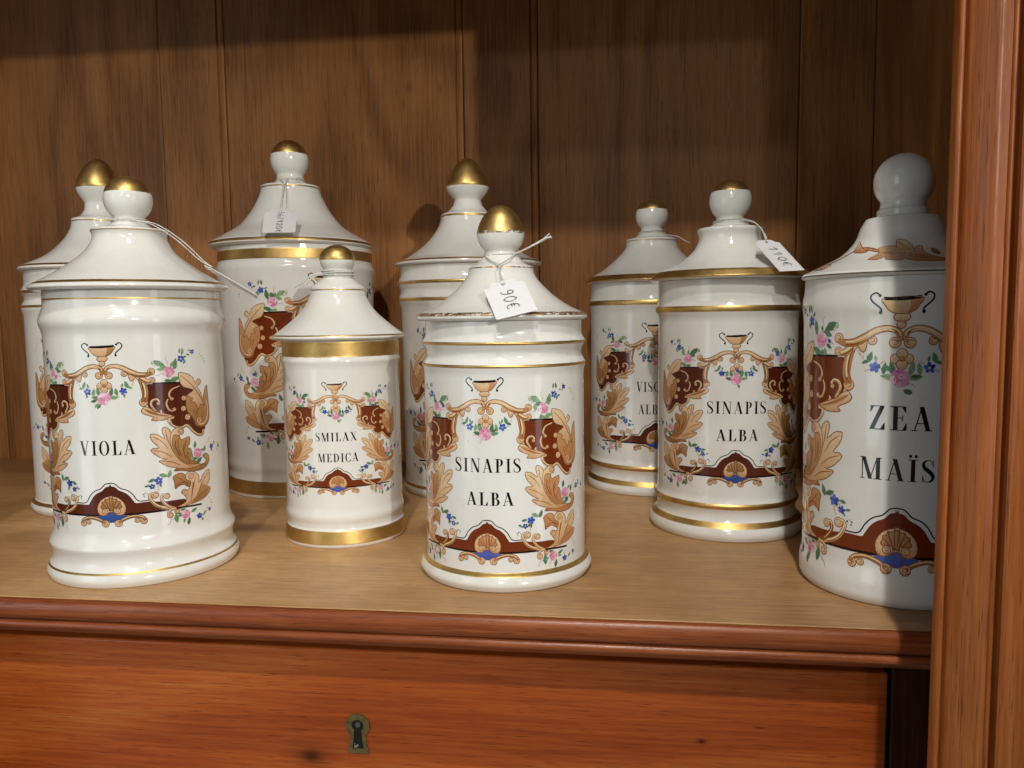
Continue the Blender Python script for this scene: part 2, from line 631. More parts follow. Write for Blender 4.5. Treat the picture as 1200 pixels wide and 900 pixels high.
SHAPES = [['p','brn',[(23.22,88.3),(26.96,88.72),(35.14,88.53),(43.26,88.12),(52.7,82.97),(57.57,69.89),(60.27,58.45),(58.11,54.85),(54.22,53.89),(50.18,56.84),(47.52,59.93),(45.17,60.62),(43.0,59.49),(39.28,60.54),(36.2,63.92),(35.8,67.78),(31.59,68.9),(26.77,70.76),(23.53,74.34),(22.36,79.3),(23.17,83.79)],0,1],['l','blk',[(26.57,89.04),(33.45,88.95),(43.46,88.49)],1.0,1],['s','tan',[(37.71,66.68),(35.35,66.14),(35.07,63.64),(38.37,60.4),(42.81,59.36),(45.17,60.46),(47.2,59.58),(50.4,55.88),(54.22,53.11),(57.68,53.49),(57.99,56.29)],[1.5,1.35,1.2,1.2,1.35,1.35,1.35,1.35,1.5,1.35,1.05],0.45,1],['d','tan',(37.09,66.59),0.97,0.45,1],['s','tan',[(27.57,71.46),(25.1,75.4),(25.91,78.22),(28.44,78.83),(30.04,77.21)],[0.9,1.2,1.2,1.05,0.9],0.25,1],['d','tan',(29.22,76.21),0.97,0.25,1],['s','tan',[(42.48,86.28),(37.53,84.4),(35.67,81.13),(36.77,78.68)],[0.45,0.9,1.12,1.05],0.2,1],['d','tan',(37.3,78.48),0.97,0.2,1],['s','tan',[(34.87,78.53),(33.83,75.57),(35.15,71.81),(37.75,70.5)],[0.6,0.9,1.05,0.9],0.2,1],['d','tan',(38.47,71.66),1.05,0.2,1],['s','tan',[(32.42,68.83),(30.46,70.51),(30.8,71.85)],[1.05,1.05,0.6],0.2,1],['s','mid',[(18.57,94.46),(20.65,90.27),(21.9,86.1),(22.23,81.57),(21.11,77.47)],[1.95,2.85,3.44,3.14,3.44],0.45,1],['d','tan',(21.04,77.25),2.25,0.45,1],['s','tan',[(17.83,94.63),(21.19,91.75),(24.24,90.36),(26.35,90.86)],[2.55,2.99,2.1,1.65],0.45,1],['d','tan',(26.2,91.02),1.72,0.45,1],['p','tan',[(13.6,96.08),(13.92,92.33),(15.1,90.96),(16.68,92.42),(18.21,95.22),(16.35,96.76)],0.45,1],['d','tan',(11.29,95.74),1.57,0.45,1],['s','mid',[(1.87,95.23),(0.98,97.02),(1.78,99.42),(5.25,100.7),(9.71,99.86),(14.13,97.19),(18.73,94.91),(23.52,94.74),(26.41,95.97)],[1.2,1.8,1.95,2.1,2.4,2.85,2.99,2.4,1.95],0.45,1],['d','tan',(2.77,94.94),2.02,0.45,1],['d','tan',(26.09,96.58),1.95,0.45,1],['s','tan',[(2.99,99.43),(5.99,100.33),(10.44,99.11),(14.72,96.5),(19.33,94.74)],[0.45,0.75,0.9,1.05,0.75],0,1],['l','out',[(19.01,92.58),(20.48,89.16),(21.18,83.87),(20.67,79.38)],0.3,1],['p','tan',[(19.46,72.26),(21.53,74.67),(24.61,73.31),(27.57,71.08),(34.95,68.77),(37.37,67.48),(34.93,66.33),(31.4,65.26),(24.99,65.71),(25.96,67.62),(22.71,69.17),(20.57,70.33)],0.45,1],['p','mid',[(20.99,73.33),(25.22,71.99),(30.78,68.96),(34.94,67.55),(30.76,67.82),(25.97,69.29),(22.88,70.98)],0,1],['l','out',[(20.99,72.95),(26.77,70.0),(34.94,67.55)],0.3,1],['d','tan',(44.93,78.23),1.5,0.3,1],['d','tan',(44.28,71.53),1.57,0.3,1],['d','tan',(46.84,65.68),1.8,0.3,1],['p','mid',[(47.18,80.46),(51.52,81.55),(58.3,76.06),(60.78,82.03),(63.12,85.29),(63.72,80.09),(64.01,75.31),(64.44,68.11),(63.88,62.63),(61.01,58.73),(56.15,57.92),(52.49,59.64),(51.36,62.53),(49.71,65.47),(47.07,68.9),(46.08,72.87),(46.12,76.72)],0.45,1],['p','tan',[(42.37,94.83),(47.82,93.86),(51.62,91.2),(53.69,87.9),(55.81,90.01),(58.02,88.46),(57.06,86.38),(54.87,84.67),(57.41,80.87),(59.0,75.97),(59.95,71.92),(56.94,73.11),(55.24,70.2),(52.62,74.43),(49.47,75.2),(50.92,77.35),(47.18,79.69),(49.53,81.38),(51.54,82.94),(48.06,84.38),(44.7,85.7),(42.78,88.55),(42.15,91.65)],0.45,1],['s','tan',[(61.93,75.59),(63.12,69.1),(61.8,62.96),(58.16,59.57),(54.29,60.55)],[0.6,0.9,1.5,1.8,1.5],0.3,1],['d','tan',(55.17,62.54),1.87,0.35,1],['d','mid',(55.18,62.77),0.82,0.3,1],['l','out',[(43.5,93.22),(51.56,85.41),(56.98,77.8),(59.81,71.94)],0.35,1],['l','dk',[(52.55,66.66),(51.41,69.14),(53.17,70.47)],0.5,1],['l','dk',[(54.35,66.41),(53.51,68.48),(55.24,69.81)],0.5,1],['p','tan',[(30.66,57.47),(30.68,60.13),(32.34,60.76),(34.85,59.0),(35.7,57.15),(38.36,59.41),(42.04,59.53),(43.75,57.24),(42.96,55.02),(40.88,54.58),(41.98,51.66),(47.14,52.91),(47.42,48.59),(45.84,46.09),(47.91,44.61),(48.73,40.96),(50.01,37.22),(52.73,34.38),(56.97,33.35),(59.32,35.51),(56.62,38.57),(58.66,39.94),(61.57,38.66),(62.31,34.91),(59.28,31.14),(53.4,29.52),(46.73,30.09),(40.85,31.49),(36.33,31.88),(37.94,33.6),(32.93,35.37),(28.04,38.94),(29.26,39.98),(32.14,40.08),(28.07,42.0),(23.77,46.16),(24.97,47.98),(28.13,48.12),(24.62,52.58),(23.74,56.82),(27.42,56.58),(31.61,53.56)],0.45,1],['p','mid',[(36.98,54.56),(40.31,54.49),(41.98,51.66),(47.14,52.91),(47.42,48.59),(45.84,46.09),(47.91,44.61),(48.73,40.96),(50.01,37.22),(52.73,34.23),(46.77,34.63),(41.85,37.72),(38.2,42.86),(36.05,48.51)],0.35,1],['p','mid',[(37.04,32.33),(38.57,33.36),(46.75,32.28),(54.66,33.08),(57.91,33.16),(59.32,35.51),(56.62,38.57),(58.66,39.94),(61.57,38.66),(62.31,34.91),(59.28,31.14),(53.4,29.52),(46.73,30.09),(40.85,31.49)],0.35,1],['d','tan',(41.46,57.29),1.5,0.35,1],['l','out',[(25.04,55.45),(29.79,52.04),(33.47,46.86)],0.32,1],['l','out',[(25.11,46.75),(30.54,44.85),(35.55,41.25)],0.32,1],['l','out',[(29.5,39.19),(35.52,37.93),(40.88,34.91)],0.32,1],['l','out',[(35.7,57.0),(34.79,51.72),(36.46,44.61),(41.84,36.94),(48.87,32.55)],0.32,1],['l','out',[(32.33,59.61),(33.12,54.19),(34.75,48.65)],0.32,1],['l','out',[(45.89,51.53),(42.88,46.89),(43.04,42.21)],0.32,1],['l','out',[(47.37,43.52),(44.99,40.76),(46.79,36.19)],0.32,1],['l','out',[(40.12,52.66),(39.61,47.32),(41.87,40.05)],0.32,1],['l','dk',[(38.29,51.34),(37.89,47.53),(40.48,41.4)],0.7,1],['l','dk',[(44.66,48.2),(43.05,44.15),(44.28,38.92)],0.7,1],['p','tan',[(35.42,27.73),(37.2,29.44),(40.84,29.93),(43.2,28.17),(45.71,29.95),(49.93,28.98),(52.77,25.68),(52.86,21.7),(54.07,23.05),(56.51,26.52),(61.47,28.68),(61.72,22.21),(59.16,17.97),(62.13,16.48),(60.56,12.82),(53.83,9.57),(43.51,8.12),(37.87,6.5),(36.1,7.8),(40.65,9.8),(43.36,12.47),(41.64,15.51),(40.26,17.31),(41.68,19.03),(44.59,18.14),(45.61,19.93),(41.71,22.15),(38.46,21.48),(36.66,20.19),(36.25,23.74),(35.84,26.13)],0.45,1],['p','mid',[(35.42,27.73),(37.2,29.44),(40.84,29.93),(43.2,28.17),(43.86,25.32),(46.67,23.27),(45.61,19.93),(41.71,22.15),(38.46,21.48),(36.66,20.19),(36.25,23.74),(35.84,26.13)],0.35,1],['p','mid',[(50.91,12.59),(54.54,19.77),(59.16,17.97),(62.13,16.48),(60.56,12.82),(53.83,9.57),(45.51,8.29)],0,1],['d','tan',(47.22,26.71),1.8,0.35,1],['d','tan',(42.81,16.49),1.5,0.35,1],['l','out',[(61.15,27.55),(55.18,21.23),(50.35,12.7),(42.54,8.3)],0.32,1],['l','out',[(50.47,26.12),(48.2,18.66),(46.04,10.4)],0.32,1],['l','out',[(60.6,16.2),(53.86,13.55),(48.67,10.67)],0.32,1],['l','out',[(37.18,28.28),(40.79,25.42),(45.12,21.58)],0.32,1],['l','out',[(38.02,22.72),(41.72,23.71),(46.66,22.1)],0.32,1],['l','dk',[(48.56,22.53),(47.67,17.97),(47.11,14.14)],0.7,1],['p','brn',[(-0.71,25.68),(0.22,25.72),(2.67,25.19),(4.93,22.95),(7.94,21.45),(10.55,19.13),(12.76,15.64),(14.25,14.21),(20.72,14.36),(31.04,13.16),(41.63,12.77),(42.75,10.38),(36.11,8.03),(30.99,7.34),(24.54,7.41),(16.83,7.63),(8.51,7.43),(-1.0,6.91)],0,1],['l','blk',[(-1.0,6.76),(8.51,7.36),(16.83,7.48),(24.54,7.49),(30.99,7.49),(37.88,7.6),(45.5,7.19),(53.93,6.76)],1.15,1],['l','blk',[(-0.68,27.68),(0.56,27.65),(2.86,27.12),(5.71,24.34),(9.46,22.75),(12.43,19.87),(15.4,15.56),(21.51,15.23)],0.55,1],['s','tan',[(25.59,17.53),(23.1,19.12),(21.67,16.92),(24.43,12.07),(29.36,9.24),(36.55,7.5)],[1.05,1.35,1.5,1.65,1.65,1.5],0.45,1],['d','tan',(24.65,18.07),1.95,0.45,1],['s','tan',[(31.57,15.96),(29.29,17.62),(28.28,14.63),(31.18,10.42),(35.23,8.0)],[0.9,1.2,1.35,1.35,1.35],0.45,1],['d','tan',(31.25,16.47),1.65,0.45,1],['s','tan',[(35.23,7.85),(32.65,6.73),(31.63,4.53)],[1.2,1.35,1.35],0.45,1],['d','tan',(32.79,3.67),1.65,0.45,1],['d','tan',(36.96,5.32),1.35,0.45,1],['p','blue',[(-1.28,9.22),(1.67,8.21),(8.35,7.05),(6.58,4.71),(2.37,3.83),(-1.37,3.02)],0.3,1],['s','mid',[(3.89,2.33),(7.34,4.72),(12.27,6.01),(16.8,5.08),(18.91,2.57)],[1.65,1.65,1.5,1.65,1.8],0.45,1],['d','tan',(3.73,2.1),2.02,0.45,1],['d','tan',(17.83,2.32),1.72,0.45,1],['d','tan',(14.2,3.25),1.35,0.45,1],['p','tan',[(-1.12,19.11),(0.67,19.35),(3.35,18.68),(6.35,16.43),(8.2,12.6),(7.77,8.74),(5.48,7.17),(2.81,7.71),(1.3,9.2),(-1.26,10.3)],0.45,1],['clip'],['p','mid',[(-1.14,18.03),(0.43,18.42),(1.65,17.7),(3.18,17.75),(3.92,16.39),(5.29,15.8),(5.42,14.11),(6.15,12.58),(4.77,11.47),(2.1,11.86),(0.55,10.86),(-1.25,10.61)],0.4,1],['l','out',[(0.47,11.63),(0.68,15.5),(0.56,17.81)],0.3,1],['l','out',[(1.32,11.67),(2.53,14.8),(3.17,17.29)],0.3,1],['l','out',[(2.1,11.7),(3.89,13.46),(5.28,15.26)],0.3,1],['d','tan',(3.68,10.06),1.5,0.4,1],['d','tan',(-2.39,88.42),1.95,0.4,0],['d','tan',(2.22,88.49),1.95,0.4,0],['d','tan',(-0.04,90.56),1.95,0.4,0],['d','tan',(-0.1,86.21),1.95,0.4,0],['d','mid',(-0.06,88.46),0.82,0.4,0],['d','tan',(-0.62,102.31),1.57,0.45,0],['p','tan',[(-3.52,105.11),(-2.56,106.47),(-0.4,106.79),(1.73,106.58),(2.62,105.32),(1.69,103.9),(-0.45,103.51),(-2.61,103.78)],0.45,0],['p','tan',[(-7.2,112.6),(6.32,113.13),(5.84,110.31),(4.01,107.93),(1.51,106.73),(-2.33,106.55),(-4.89,107.56),(-6.76,109.92)],0.45,0],['p','mid',[(2.73,112.84),(6.17,112.98),(5.69,110.31),(3.86,108.08),(1.51,106.88),(2.53,109.57)],0,0],['l','blk',[(-7.35,112.6),(-0.31,112.38),(6.48,113.13)],1.3,0],['l','blk',[(7.82,114.01),(9.31,115.04),(10.92,113.84),(10.3,111.76),(7.46,108.96),(6.98,107.33)],0.62,0],['d','blk',(7.82,113.94),0.6,0,0],['d','blk',(7.28,107.25),0.67,0,0],['l','blk',[(-8.8,113.92),(-10.43,114.94),(-12.29,113.7),(-11.66,111.61),(-8.56,108.84),(-8.1,107.2)],0.62,0],['d','blk',(-8.8,113.85),0.6,0,0],['d','blk',(-8.43,107.11),0.67,0,0]]
FLOWERS = [['rose',36.07,95.73,3.44,1,0],['rose',-0.49,80.71,3.74,0,0],['rose',52.55,41.27,3.14,1,0],['rose',42.49,2.64,2.99,1,0],['blue',44.08,103.69,2.25,1,0],['blue',52.11,107.95,1.5,1,0],['blue',10.26,85.04,2.17,1,0],['blue',64.87,43.62,1.87,1,0],['blue',27.12,27.11,2.4,1,0],['blue',23.3,23.73,1.65,1,0],['blue',51.95,-0.61,2.02,1,0],['blue',60.46,1.89,1.27,1,0],['blue',72.73,42.85,1.05,1,0],['leaf',30.68,101.32,3.14,1,-30],['leaf',32.29,98.37,2.25,1,20],['leaf',40.1,100.77,2.85,1,80],['leaf',43.45,108.9,1.35,1,85],['leaf',45.41,108.93,1.5,1,100],['leaf',48.99,106.25,1.05,1,-20],['leaf',39.55,90.94,2.7,1,20],['leaf',35.59,90.24,1.95,1,-10],['leaf',3.67,84.53,2.25,1,75],['leaf',6.53,84.54,1.95,1,100],['leaf',5.13,81.15,2.25,1,10],['leaf',12.25,88.92,1.95,1,110],['leaf',9.93,88.65,1.05,1,80],['leaf',14.0,87.09,1.35,1,-20],['leaf',46.34,101.63,1.35,1,60],['leaf',50.99,46.87,1.95,1,85],['leaf',53.7,36.18,2.4,1,40],['leaf',51.14,37.82,1.5,1,10],['leaf',58.42,43.24,1.8,1,70],['leaf',29.98,29.91,2.25,1,-20],['leaf',33.56,30.44,2.1,1,70],['leaf',22.88,27.3,1.5,1,10],['leaf',20.21,24.17,1.05,1,-10],['leaf',36.48,1.32,2.7,1,95],['leaf',48.18,4.04,1.95,1,25],['leaf',44.4,-2.55,2.1,1,80],['leaf',56.27,0.44,1.5,1,40],['leaf',40.62,5.89,1.35,1,10],['leaf',67.86,45.85,1.2,1,100],['dot',57.92,106.35,0.45,1,0],['dot',59.55,104.67,0.45,1,0],['dot',60.99,102.99,0.45,1,0],['dot',61.87,101.19,0.45,1,0],['dot',62.16,99.29,0.45,1,0],['dot',70.77,40.82,0.45,1,0],['dot',72.18,39.15,0.45,1,0],['dot',60.53,9.77,0.45,1,0],['dot',61.58,7.74,0.45,1,0],['dot',62.18,5.81,0.45,1,0],['dot',18.32,19.28,0.45,1,0],['dot',19.25,20.0,0.45,1,0],['dot',18.62,18.11,0.45,1,0],['dot',20.4,19.31,0.45,1,0],['dot',26.93,101.04,0.45,1,0],['dot',26.46,101.81,0.45,1,0],['sprig',35.1,103.12,2.55,1,100],['sprig',15.91,90.04,2.55,1,60],['sprig',31.03,94.68,2.55,1,20],['sprig',62.44,48.47,2.55,1,40],['sprig',26.68,22.52,2.55,1,80],['sprig',32.59,-0.67,2.55,1,50],['sprig',27.48,101.47,2.55,1,-60]]


def draw_cartouche(pr, P):
    i = 0
    S = [s for s in SHAPES if s[0] != 'clip']
    while i < len(S):
        s = S[i]
        op = s[0]
        tail = []
        if op == 's':                      # volutes that end a scroll are drawn with it
            while i + 1 < len(S) and S[i + 1][0] == 'd':
                i += 1
                tail.append(S[i])
        i += 1
        for side in ((1, -1) if s[-1] else (1,)):
            def X(p):
                return Vector((p[0] * side, p[1]))

            def volute(d):
                c, r = X(d[2]), d[3]
                if r < 0.9:
                    return
                q = [c + Vector((side * math.cos(a), math.sin(a))) * r * (0.78 - 0.095 * a) for a in [0.5 + k * 0.45 for k in range(13)]]
                pr.ribbon(q, [0.26 * (1 - k / 16) + 0.06 for k in range(13)], P['out'][0])
            lo, hi = P[s[1]]
            if op == 'p':
                pts = spline([X(p) for p in s[2]], 4, True)
                pr.put(pts, lo, hi)
                if s[3] > 0:
                    if s[1] in ('tan', 'mid') and len(s[2]) > 8:
                        # engraved hatching running in from the edge
                        lv = pr.level(pts)
                        n = len(pts)
                        area = sum(pts[k][0] * pts[(k + 1) % n][1] - pts[(k + 1) % n][0] * pts[k][1] for k in range(n))
                        for k in range(0, n, 2):
                            a_ = pts[k]
                            tn = (pts[(k + 1) % n] - pts[k - 1])
                            if tn.length < 1e-6:
                                continue
                            nn = Vector((-tn[1], tn[0])).normalized() * (1 if area > 0 else -1)
                            sl = tn.normalized() * 0.35
                            ln_ = 0.75 + 0.55 * ((k * 7) % 5) / 5
                            b_ = a_ + nn * ln_ + sl
                            w_ = tn.normalized() * 0.20
                            pr.put([a_ + w_, b_, a_ - w_], P['dk'][0] if s[1] == 'tan' and k % 4 else P['out'][0], None, lv)
                    pr.ribbon(pts, [s[3] * 0.82] * len(pts), P['out'][0], None, True)
            elif op == 's':
                pts = spline([X(p) for p in s[2]], 5)
                ww = [w[0] for w in spline([(w, 0) for w in s[3]], 5)]
                if s[4] > 0:
                    pr.ribbon(pts, [w + 2 * s[4] * 0.66 for w in ww], P['out'][0])
                for d in tail:
                    if d[4] > 0:
                        pr.disc(X(d[2]), d[3] + d[4] * 0.75, P['out'][0])
                for d in tail:
                    pr.disc(X(d[2]), d[3], *P[d[1]])
                pr.ribbon(pts, ww, lo, hi)
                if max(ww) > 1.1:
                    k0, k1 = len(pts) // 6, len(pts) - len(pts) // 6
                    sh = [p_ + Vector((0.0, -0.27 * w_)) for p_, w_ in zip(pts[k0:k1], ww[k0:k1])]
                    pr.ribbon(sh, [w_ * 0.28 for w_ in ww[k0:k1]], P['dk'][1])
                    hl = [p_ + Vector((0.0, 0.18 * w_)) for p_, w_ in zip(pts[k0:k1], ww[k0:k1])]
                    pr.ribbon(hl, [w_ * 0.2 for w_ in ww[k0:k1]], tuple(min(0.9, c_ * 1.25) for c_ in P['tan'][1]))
                for d in tail:
                    volute(d)
            elif op == 'd':
                c = X(s[2])
                if s[4] > 0:
                    pr.disc(c, s[3] + s[4] * 0.75, P['out'][0])
                pr.disc(c, s[3], lo, hi)
                if s[-1] and s[1] != 'blk':
                    volute(s)
            elif op == 'l':
                pts = spline([X(p) for p in s[2]], 5)
                n = len(pts)
                thin = s[3] < 0.5
                ws = [s[3] * 1.35 * (0.45 + 0.55 * math.sin(math.pi * (k + 0.5) / n)) if thin else s[3] for k in range(n)]
                pr.ribbon(pts, ws, lo)


PINKS = [lin(c) for c in ((238, 184, 206), (224, 142, 178), (192, 66, 124), (246, 216, 226), (230, 160, 192), (170, 48, 104))]
GREENS = [lin(c) for c in ((112, 150, 108), (140, 172, 130), (84, 122, 84), (96, 138, 110))]
BLUES = [lin(c) for c in ((60, 88, 176), (82, 112, 196), (44, 66, 148))]


def draw_flowers(pr, seed):
    rnd = random.Random(seed)

    def blob(c, r, col, sq=1.0, ang=0.0, n=9):
        pts = []
        ca, sa = math.cos(ang), math.sin(ang)
        for i in range(n):
            t = 2 * math.pi * i / n
            q = r * rnd.uniform(0.82, 1.15)
            x, y = math.cos(t) * q, math.sin(t) * q * sq
            pts.append(Vector((c[0] + x * ca - y * sa, c[1] + x * sa + y * ca)))
        pr.put(pts, col)

    def leaf(c, L, ang, col):
        d = Vector((math.cos(ang), math.sin(ang)))
        n = Vector((-d[1], d[0]))
        c = Vector(c)
        prof = [(-0.5, 0), (-0.32, 0.15), (-0.05, 0.25), (0.25, 0.16), (0.55, 0), (0.25, -0.17), (-0.05, -0.24), (-0.32, -0.14)]
        pr.put([c + d * (a * 2 * L) + n * (b * 2 * L * rnd.uniform(0.85, 1.1)) for a, b in prof], col)
        dk = tuple(v * 0.45 for v in col)
        pr.ribbon([c - d * L * 0.9, c, c + d * L * 0.8], [0.1, 0.22, 0.08], dk)
        pr.ribbon([c + d * L * 0.1 + n * L * 0.28, c + d * L * 0.4 + n * L * 0.12], [0.25, 0.1], tuple(min(1, v * 1.6) for v in col))

    extra = []
    for kind, x, y, r, mir, ang in FLOWERS:
        if kind in ('rose', 'blue'):
            for k in range(4 if kind == 'rose' else 2):
                t = rnd.uniform(0, 6.28)
                d = r * rnd.uniform(1.25, 1.75)
                extra.append([rnd.choice(('leaf', 'leaf', 'dot', 'sprig')), x + math.cos(t) * d, y + math.sin(t) * d, r * (0.42 if kind == 'rose' else 0.5), mir, math.degrees(t)])
    order = {'sprig': 0, 'leaf': 1, 'dot': 2, 'blue': 3, 'rose': 4}
    for kind, x, y, r, mir, ang in sorted(FLOWERS + extra, key=lambda q: order[q[0]]):
        for side in ((1, -1) if mir else (1,)):
            c = Vector((x * side, y))
            if side == 1:
                r = r * {'leaf': 1.25, 'rose': 1.1, 'blue': 1.15, 'dot': 1.2, 'sprig': 1.25}[kind]
            a = R(ang) if side > 0 else math.pi - R(ang)
            if kind == 'rose':
                blob(c, r * 0.95, PINKS[1], 0.95)
                for i in range(7):
                    t = i * 0.9 + rnd.uniform(-0.2, 0.2)
                    blob(c + Vector((math.cos(t), math.sin(t))) * r * 0.62, r * 0.42, rnd.choice((PINKS[0], PINKS[3], PINKS[4], PINKS[1])), 0.7, t + 1.57)
                for i in range(6):
                    t = rnd.uniform(0, 6.28)
                    q = c + Vector((math.cos(t), math.sin(t))) * r * rnd.uniform(0.2, 0.6)
                    e = q + Vector((math.cos(t + 1.4), math.sin(t + 1.4))) * r * 0.4
                    pr.ribbon([q, q.lerp(e, 0.5) + (q - c) * 0.18, e], [0.12, 0.36, 0.1], rnd.choice((PINKS[2], PINKS[5], PINKS[2])))
                blob(c + Vector((0.1, 0.1)) * r, r * 0.34, PINKS[0])
                pr.ribbon([c + Vector((-.25, .05)) * r, c + Vector((0, -.2)) * r, c + Vector((.3, .02)) * r], [0.15, 0.42, 0.12], PINKS[2])
                pr.ribbon([c + Vector((-.1, .25)) * r, c + Vector((.12, .1)) * r, c + Vector((.28, .26)) * r], [0.12, 0.3, 0.1], PINKS[5])
            elif kind == 'blue':
                t0 = rnd.uniform(0, 6)
                for i in range(5):
                    t = t0 + i * 1.257
                    blob(c + Vector((math.cos(t), math.sin(t))) * r * 0.55, r * 0.43, rnd.choice(BLUES), 0.85, t, 7)
                blob(c, r * 0.2, lin((226, 214, 150)) if rnd.random() < 0.5 else BLUES[2], 1, 0, 6)
            elif kind == 'leaf':
                leaf(c, r, a, rnd.choice(GREENS))
            elif kind == 'dot':
                blob(c, r * rnd.uniform(0.7, 1.2), rnd.choice((GREENS[1], GREENS[2], BLUES[0])), 0.7, rnd.uniform(0, 3), 6)
            else:
                d = Vector((math.cos(a), math.sin(a)))
                n = Vector((-d[1], d[0]))
                col = lin((196, 150, 120))
                pr.ribbon([c - d * r, c, c + d * r * 0.9 + n * r * 0.2], [0.1, 0.26, 0.08], col)
                for k in range(3):
                    q = c + d * r * (k - 1) * 0.55
                    pr.ribbon([q, q + (d * 0.5 + n * (0.5 if k % 2 else -0.5)) * r * 0.6], [0.3, 0.08], col)


# ------------------------------------------------------------------ high-contrast roman capitals
def glyph(ch):
    T, H = 0.18, 0.036

    def rect(x0, y0, x1, y1):
        return [(x0, y0), (x1, y0), (x1, y1), (x0, y1)]

    def bar(x0, y0, x1, y1, w):     # slanted bar of horizontal width w, flat ends
        return [(x0 - w / 2, y0), (x0 + w / 2, y0), (x1 + w / 2, y1), (x1 - w / 2, y1)]

    def serif(x, y, up, L=0.13):
        return rect(x - L, y, x + L, y + H) if up else rect(x - L, y - H, x + L, y)

    def ring(cx, cy, rx, ry, tx, ty, a0=0, a1=360):
        n = 26
        o = [(cx + rx * math.cos(R(a0 + (a1 - a0) * i / n)), cy + ry * math.sin(R(a0 + (a1 - a0) * i / n))) for i in range(n + 1)]
        q = [(cx + (rx - tx) * math.cos(R(a0 + (a1 - a0) * i / n)), cy + (ry - ty) * math.sin(R(a0 + (a1 - a0) * i / n))) for i in range(n + 1)]
        return [[o[i], o[i + 1], q[i + 1], q[i]] for i in range(n)]

    def bowl(x, y0, y1, wid):
        cy, ry = (y0 + y1) / 2, (y1 - y0) / 2
        return ring(x, cy, wid, ry, T * 0.98, H, -90, 90)

    if ch == 'I' or ch == 'Ï':
        g = [rect(.13, 0, .13 + T, 1), serif(.2125, 0, 1, .2), serif(.2125, 1, 0, .2)]
        if ch == 'Ï':
            g += [[(cx + .07 * math.cos(i), 1.15 + .07 * math.sin(i)) for i in [k * .628 for k in range(10)]] for cx in (.09, .335)]
        return g, .425
    if ch == 'L':
        return [rect(.13, 0, .13 + T, 1), serif(.2125, 1, 0, .2), rect(.01, 0, .66, H), [(.66, 0), (.66, .30), (.63, .30), (.50, H)]], .68
    if ch == 'E':
        return [rect(.13, 0, .13 + T, 1), rect(.01, 0, .66, H), rect(.01, 1 - H, .63, 1), [(.66, 0), (.66, .30), (.63, .30), (.50, H)],
                [(.63, 1), (.63, .73), (.60, .73), (.47, 1 - H)], rect(.29, .5, .50, .5 + H), rect(.48, .39, .515, .65)], .70
    if ch == 'A':
        return [bar(.12, 0, .39, 1, .05), bar(.66, 0, .38, 1.0, .185), rect(.21, .30, .58, .30 + H), serif(.12, 0, 1, .115), serif(.66, 0, 1, .16)], .80
    if ch == 'V':
        return [bar(.38, 0, .13, 1, .185), bar(.38, 0, .65, 1, .05), serif(.13, 1, 0, .16), serif(.65, 1, 0, .12)], .77
    if ch == 'M':
        return [bar(.13, 0, .13, 1, .045), bar(.50, 0, .19, 1, .175), bar(.49, 0, .80, 1, .05), rect(.75, 0, .75 + T, 1),
                serif(.13, 0, 1, .12), serif(.8325, 0, 1, .19), rect(.02, 1 - H, .20, 1), rect(.80, 1 - H, 1.02, 1)], 1.03
    if ch == 'N':
        return [bar(.15, 0, .15, 1, .045), bar(.66, 0, .18, 1, .185), bar(.70, 0, .70, 1, .045), serif(.15, 0, 1, .13), rect(.02, 1 - H, .2, 1), serif(.70, 1, 0, .13)], .83
    if ch == 'P':
        return [rect(.13, 0, .13 + T, 1), serif(.2125, 0, 1, .2), rect(.01, 1 - H, .36, 1), rect(.29, .46, .36, .46 + H)] + bowl(.36, .46, 1, .27), .66
    if ch == 'B':
        return [rect(.13, 0, .13 + T, 1), rect(.01, 1 - H, .37, 1), rect(.01, 0, .40, H), rect(.29, .505, .40, .505 + H)] + bowl(.37, .505, 1, .25) + bowl(.40, 0, .54, .28), .72
    if ch == 'D':
        return [rect(.13, 0, .13 + T, 1), rect(.01, 1 - H, .36, 1), rect(.01, 0, .36, H)] + bowl(.36, 0, 1, .42), .82
    if ch == 'O':
        return ring(.40, .5, .38, .515, .175, .032), .80
    if ch == 'C':
        return ring(.41, .5, .39, .515, .175, .032, 42, 318) + [rect(.675, .68, .71, 1.0), rect(.675, 0, .71, .32)], .75
    if ch == 'U':
        return [rect(.12, .30, .12 + T, 1), serif(.2, 1, 0, .19), bar(.66, .30, .66, 1, .045), serif(.66, 1, 0, .13)] + ring(.4, .30, .282, .315, .10, .05, 180, 360), .81
    if ch == 'X':
        return [bar(.66, 0, .16, 1, .185), bar(.12, 0, .66, 1, .05), serif(.66, 0, 1, .16), serif(.12, 0, 1, .12), serif(.16, 1, 0, .16), serif(.66, 1, 0, .12)], .80
    if ch == 'Z':
        return [bar(.13, H, .53, 1 - H, .19), rect(.03, 0, .64, H), rect(.06, 1 - H, .62, 1), [(.64, 0), (.65, .29), (.62, .29), (.47, H)], [(.06, 1), (.05, .73), (.08, .73), (.20, 1 - H)]], .69
    if ch == 'S':
        path = spline([(.50, .80), (.40, .955), (.26, .985), (.12, .90), (.09, .76), (.17, .62), (.30, .52), (.44, .40), (.52, .24), (.46, .09), (.31, .015), (.15, .05), (.07, .20)], 4)
        wv = [.03, .035, .04, .09, .14, .165, .18, .17, .15, .10, .04, .035, .03]
        ww = [w[0] for w in spline([(w, 0) for w in wv], 4)]
        L, Q = [], []
        for i, p in enumerate(path):
            d = path[min(i + 1, len(path) - 1)] - path[max(i - 1, 0)]
            d.normalize()
            n = Vector((-d[1], d[0])) * ww[i] / 2
            L.append(p + n); Q.append(p - n)
        return [[L[i], L[i + 1], Q[i + 1], Q[i]] for i in range(len(path) - 1)] + [rect(.50, .70, .53, 1.0), rect(.05, 0, .08, .30)], .60
    return [], .3


